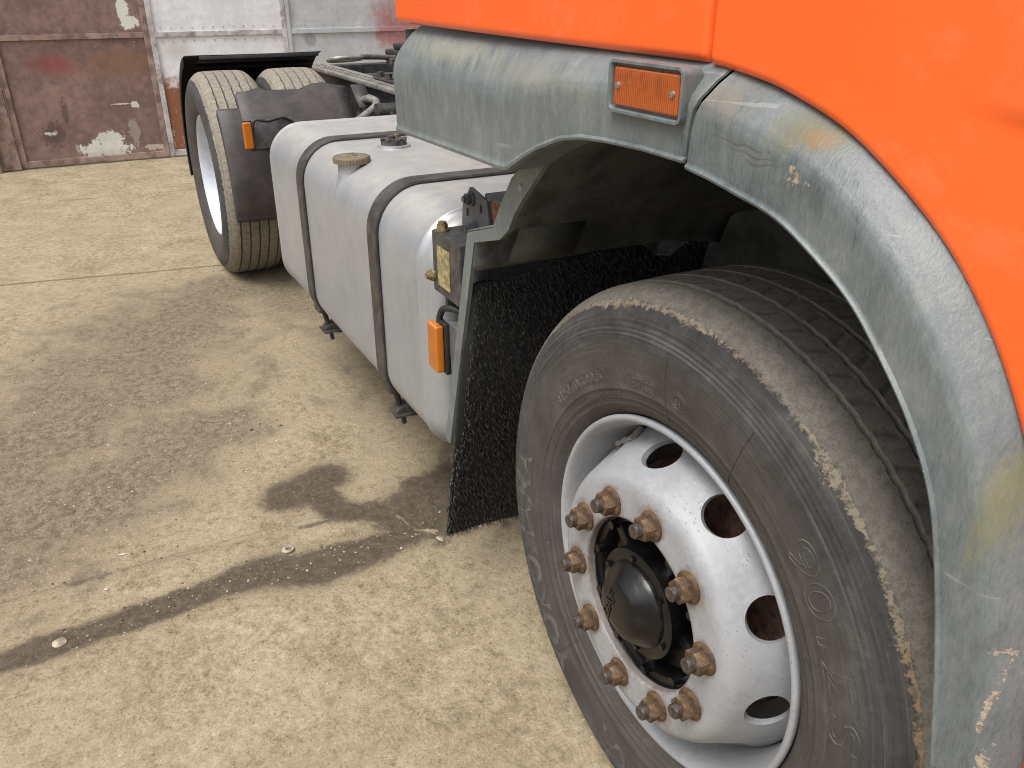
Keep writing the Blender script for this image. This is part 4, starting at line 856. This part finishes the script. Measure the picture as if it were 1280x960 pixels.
tube('release_handle', [(-3.2+(z-1.067)*2.6, y, 1.067+(z-1.067)*.45) for y, z in hd], .0105, M['steel'], fw, 10, True, 6)
box('latch_block', (-3.24, .80, 1.03), (-3.16, .86, 1.064), M['boxm'], fw, .006)

# ================================================================ SMALL THINGS ON THE GROUND
b = bmesh.new()
def ringsec(r0, r1, h, n=32):
    rows = [[b.verts.new((r*math.cos(2*PI*i/n), r*math.sin(2*PI*i/n), z)) for i in range(n)] for r, z in ((r0, 0), (r0, h*.9), (r0+.001, h), (r1-.001, h), (r1, h*.9), (r1, 0))]
    for A_, B_ in zip(rows[:-1], rows[1:]):
        for i in range(n): b.faces.new((A_[i], A_[(i+1) % n], B_[(i+1) % n], B_[i]))
ringsec(.0075, .0165, .003); ws_ = bobj('steel_washer', b, M['stone'], None); ws_.location = (-1.076, -.340, .0015); ws_.rotation_euler = (R(2), R(-2), 0)
tag(ws_, 'dusty flat steel washer lying on the concrete above the wet streak', 'washer')
def flat_bit(name, loc, r, h, mat, label, cat, squash=1.0, rot=0, n=14, jag=.15):
    v = []; rg = random.Random(hash(label) % 1000 if False else len(label)*7)
    P = [r*(1+rg.uniform(-jag, jag)) for _ in range(n)]
    for k, (q, z) in enumerate(((1, 0), (1, h*.7), (.9, h))): v += [(P[i]*q*math.cos(2*PI*i/n), P[i]*q*squash*math.sin(2*PI*i/n), z) for i in range(n)]
    f = [(k*n+i, k*n+(i+1) % n, (k+1)*n+(i+1) % n, (k+1)*n+i) for k in range(2) for i in range(n)]+[tuple(2*n+i for i in range(n))]
    o = mk(name, v, f, mat, None, 40); o.location = (*loc, .0005); o.rotation_euler = (0, 0, rot); return tag(o, label, cat)
flat_bit('flat_pebble', (-.974, -.900), .016, .004, M['stone'], 'pale round flat disc lying in the wet streak at the left', 'disc', 1.0, 0, 20, .04)
flat_bit('paint_chip', (-1.265, -.74), .010, .002, M['paper'], 'small white chip above the thin dark streak at the left', 'chip', .4, 1.3)
flat_bit('paint_chip', (-1.13, -.79), .006, .002, M['paper'], 'tiny white chip between the two dark streaks at the left', 'chip', .5, .9)
flat_bit('dry_leaf', (-1.56, -.86), .022, .003, M['leaf'], 'curled dry leaf on the concrete at the left', 'leaf', .35, .7, 10, .3)
flat_bit('paint_chip', (-.93, .045), .014, .003, M['stone'], 'pale chip in the wet patch beside the mud flap', 'chip', .6, .2)
def scatter(name, n, mat, label, cat, rmin, rmax, pick, flat=.55, seed=1):
    rg = random.Random(seed); V, F = [], []
    t = bmesh.new(); bmesh.ops.create_icosphere(t, subdivisions=1, radius=1); base = [v.co.copy() for v in t.verts]; t.verts.index_update(); fs = [tuple(v.index for v in f.verts) for f in t.faces]; t.free()
    for k in range(n):
        x, y = pick(rg); r = rmin*(rmax/rmin)**(rg.random()**2.2); a = rg.uniform(0, 6.28); sx, sy_ = rg.uniform(.7, 1.3), rg.uniform(.6, 1.1); q = len(V); ca, sa = math.cos(a), math.sin(a)
        for c in base:
            j = 1+rg.uniform(-.22, .22); px, py = c.x*sx*j*r, c.y*sy_*j*r; V.append((x+ca*px-sa*py, y+sa*px+ca*py, r*flat*.35+c.z*flat*j*r))
        F += [tuple(i+q for i in ff) for ff in fs]
    o = mk(name, V, F, mat, None, None, False); tag(o, label, cat, kind='stuff'); return o
def near_pick(rg):
    u = rg.random()
    if u < .45: return rg.uniform(-3.4, -.9), rg.uniform(-1.3, .1)
    if u < .7: return rg.gauss(-2.2, .7), rg.gauss(-.65, .3)
    if u < .85: t = rg.random(); return -1.0+rg.gauss(0, .05), -1.1+1.2*t
    return rg.uniform(-1, .2), rg.uniform(-1.1, .3)
scatter('pale_grit', 2200, M['grit'], 'pale grit scattered over the concrete', 'grit', .0009, .0042, near_pick, .55, 11)
scatter('dark_grit', 900, M['crumb'], 'dark crumbs scattered over the concrete', 'crumbs', .0009, .0045, near_pick, .5, 12)
def clump(rg): return rg.gauss(-1.83, .035), rg.gauss(-.235, .03)
scatter('dark_droppings', 14, M['crumb'], 'little group of dark crumbs near the tank', 'crumbs', .003, .008, clump, .5, 13)
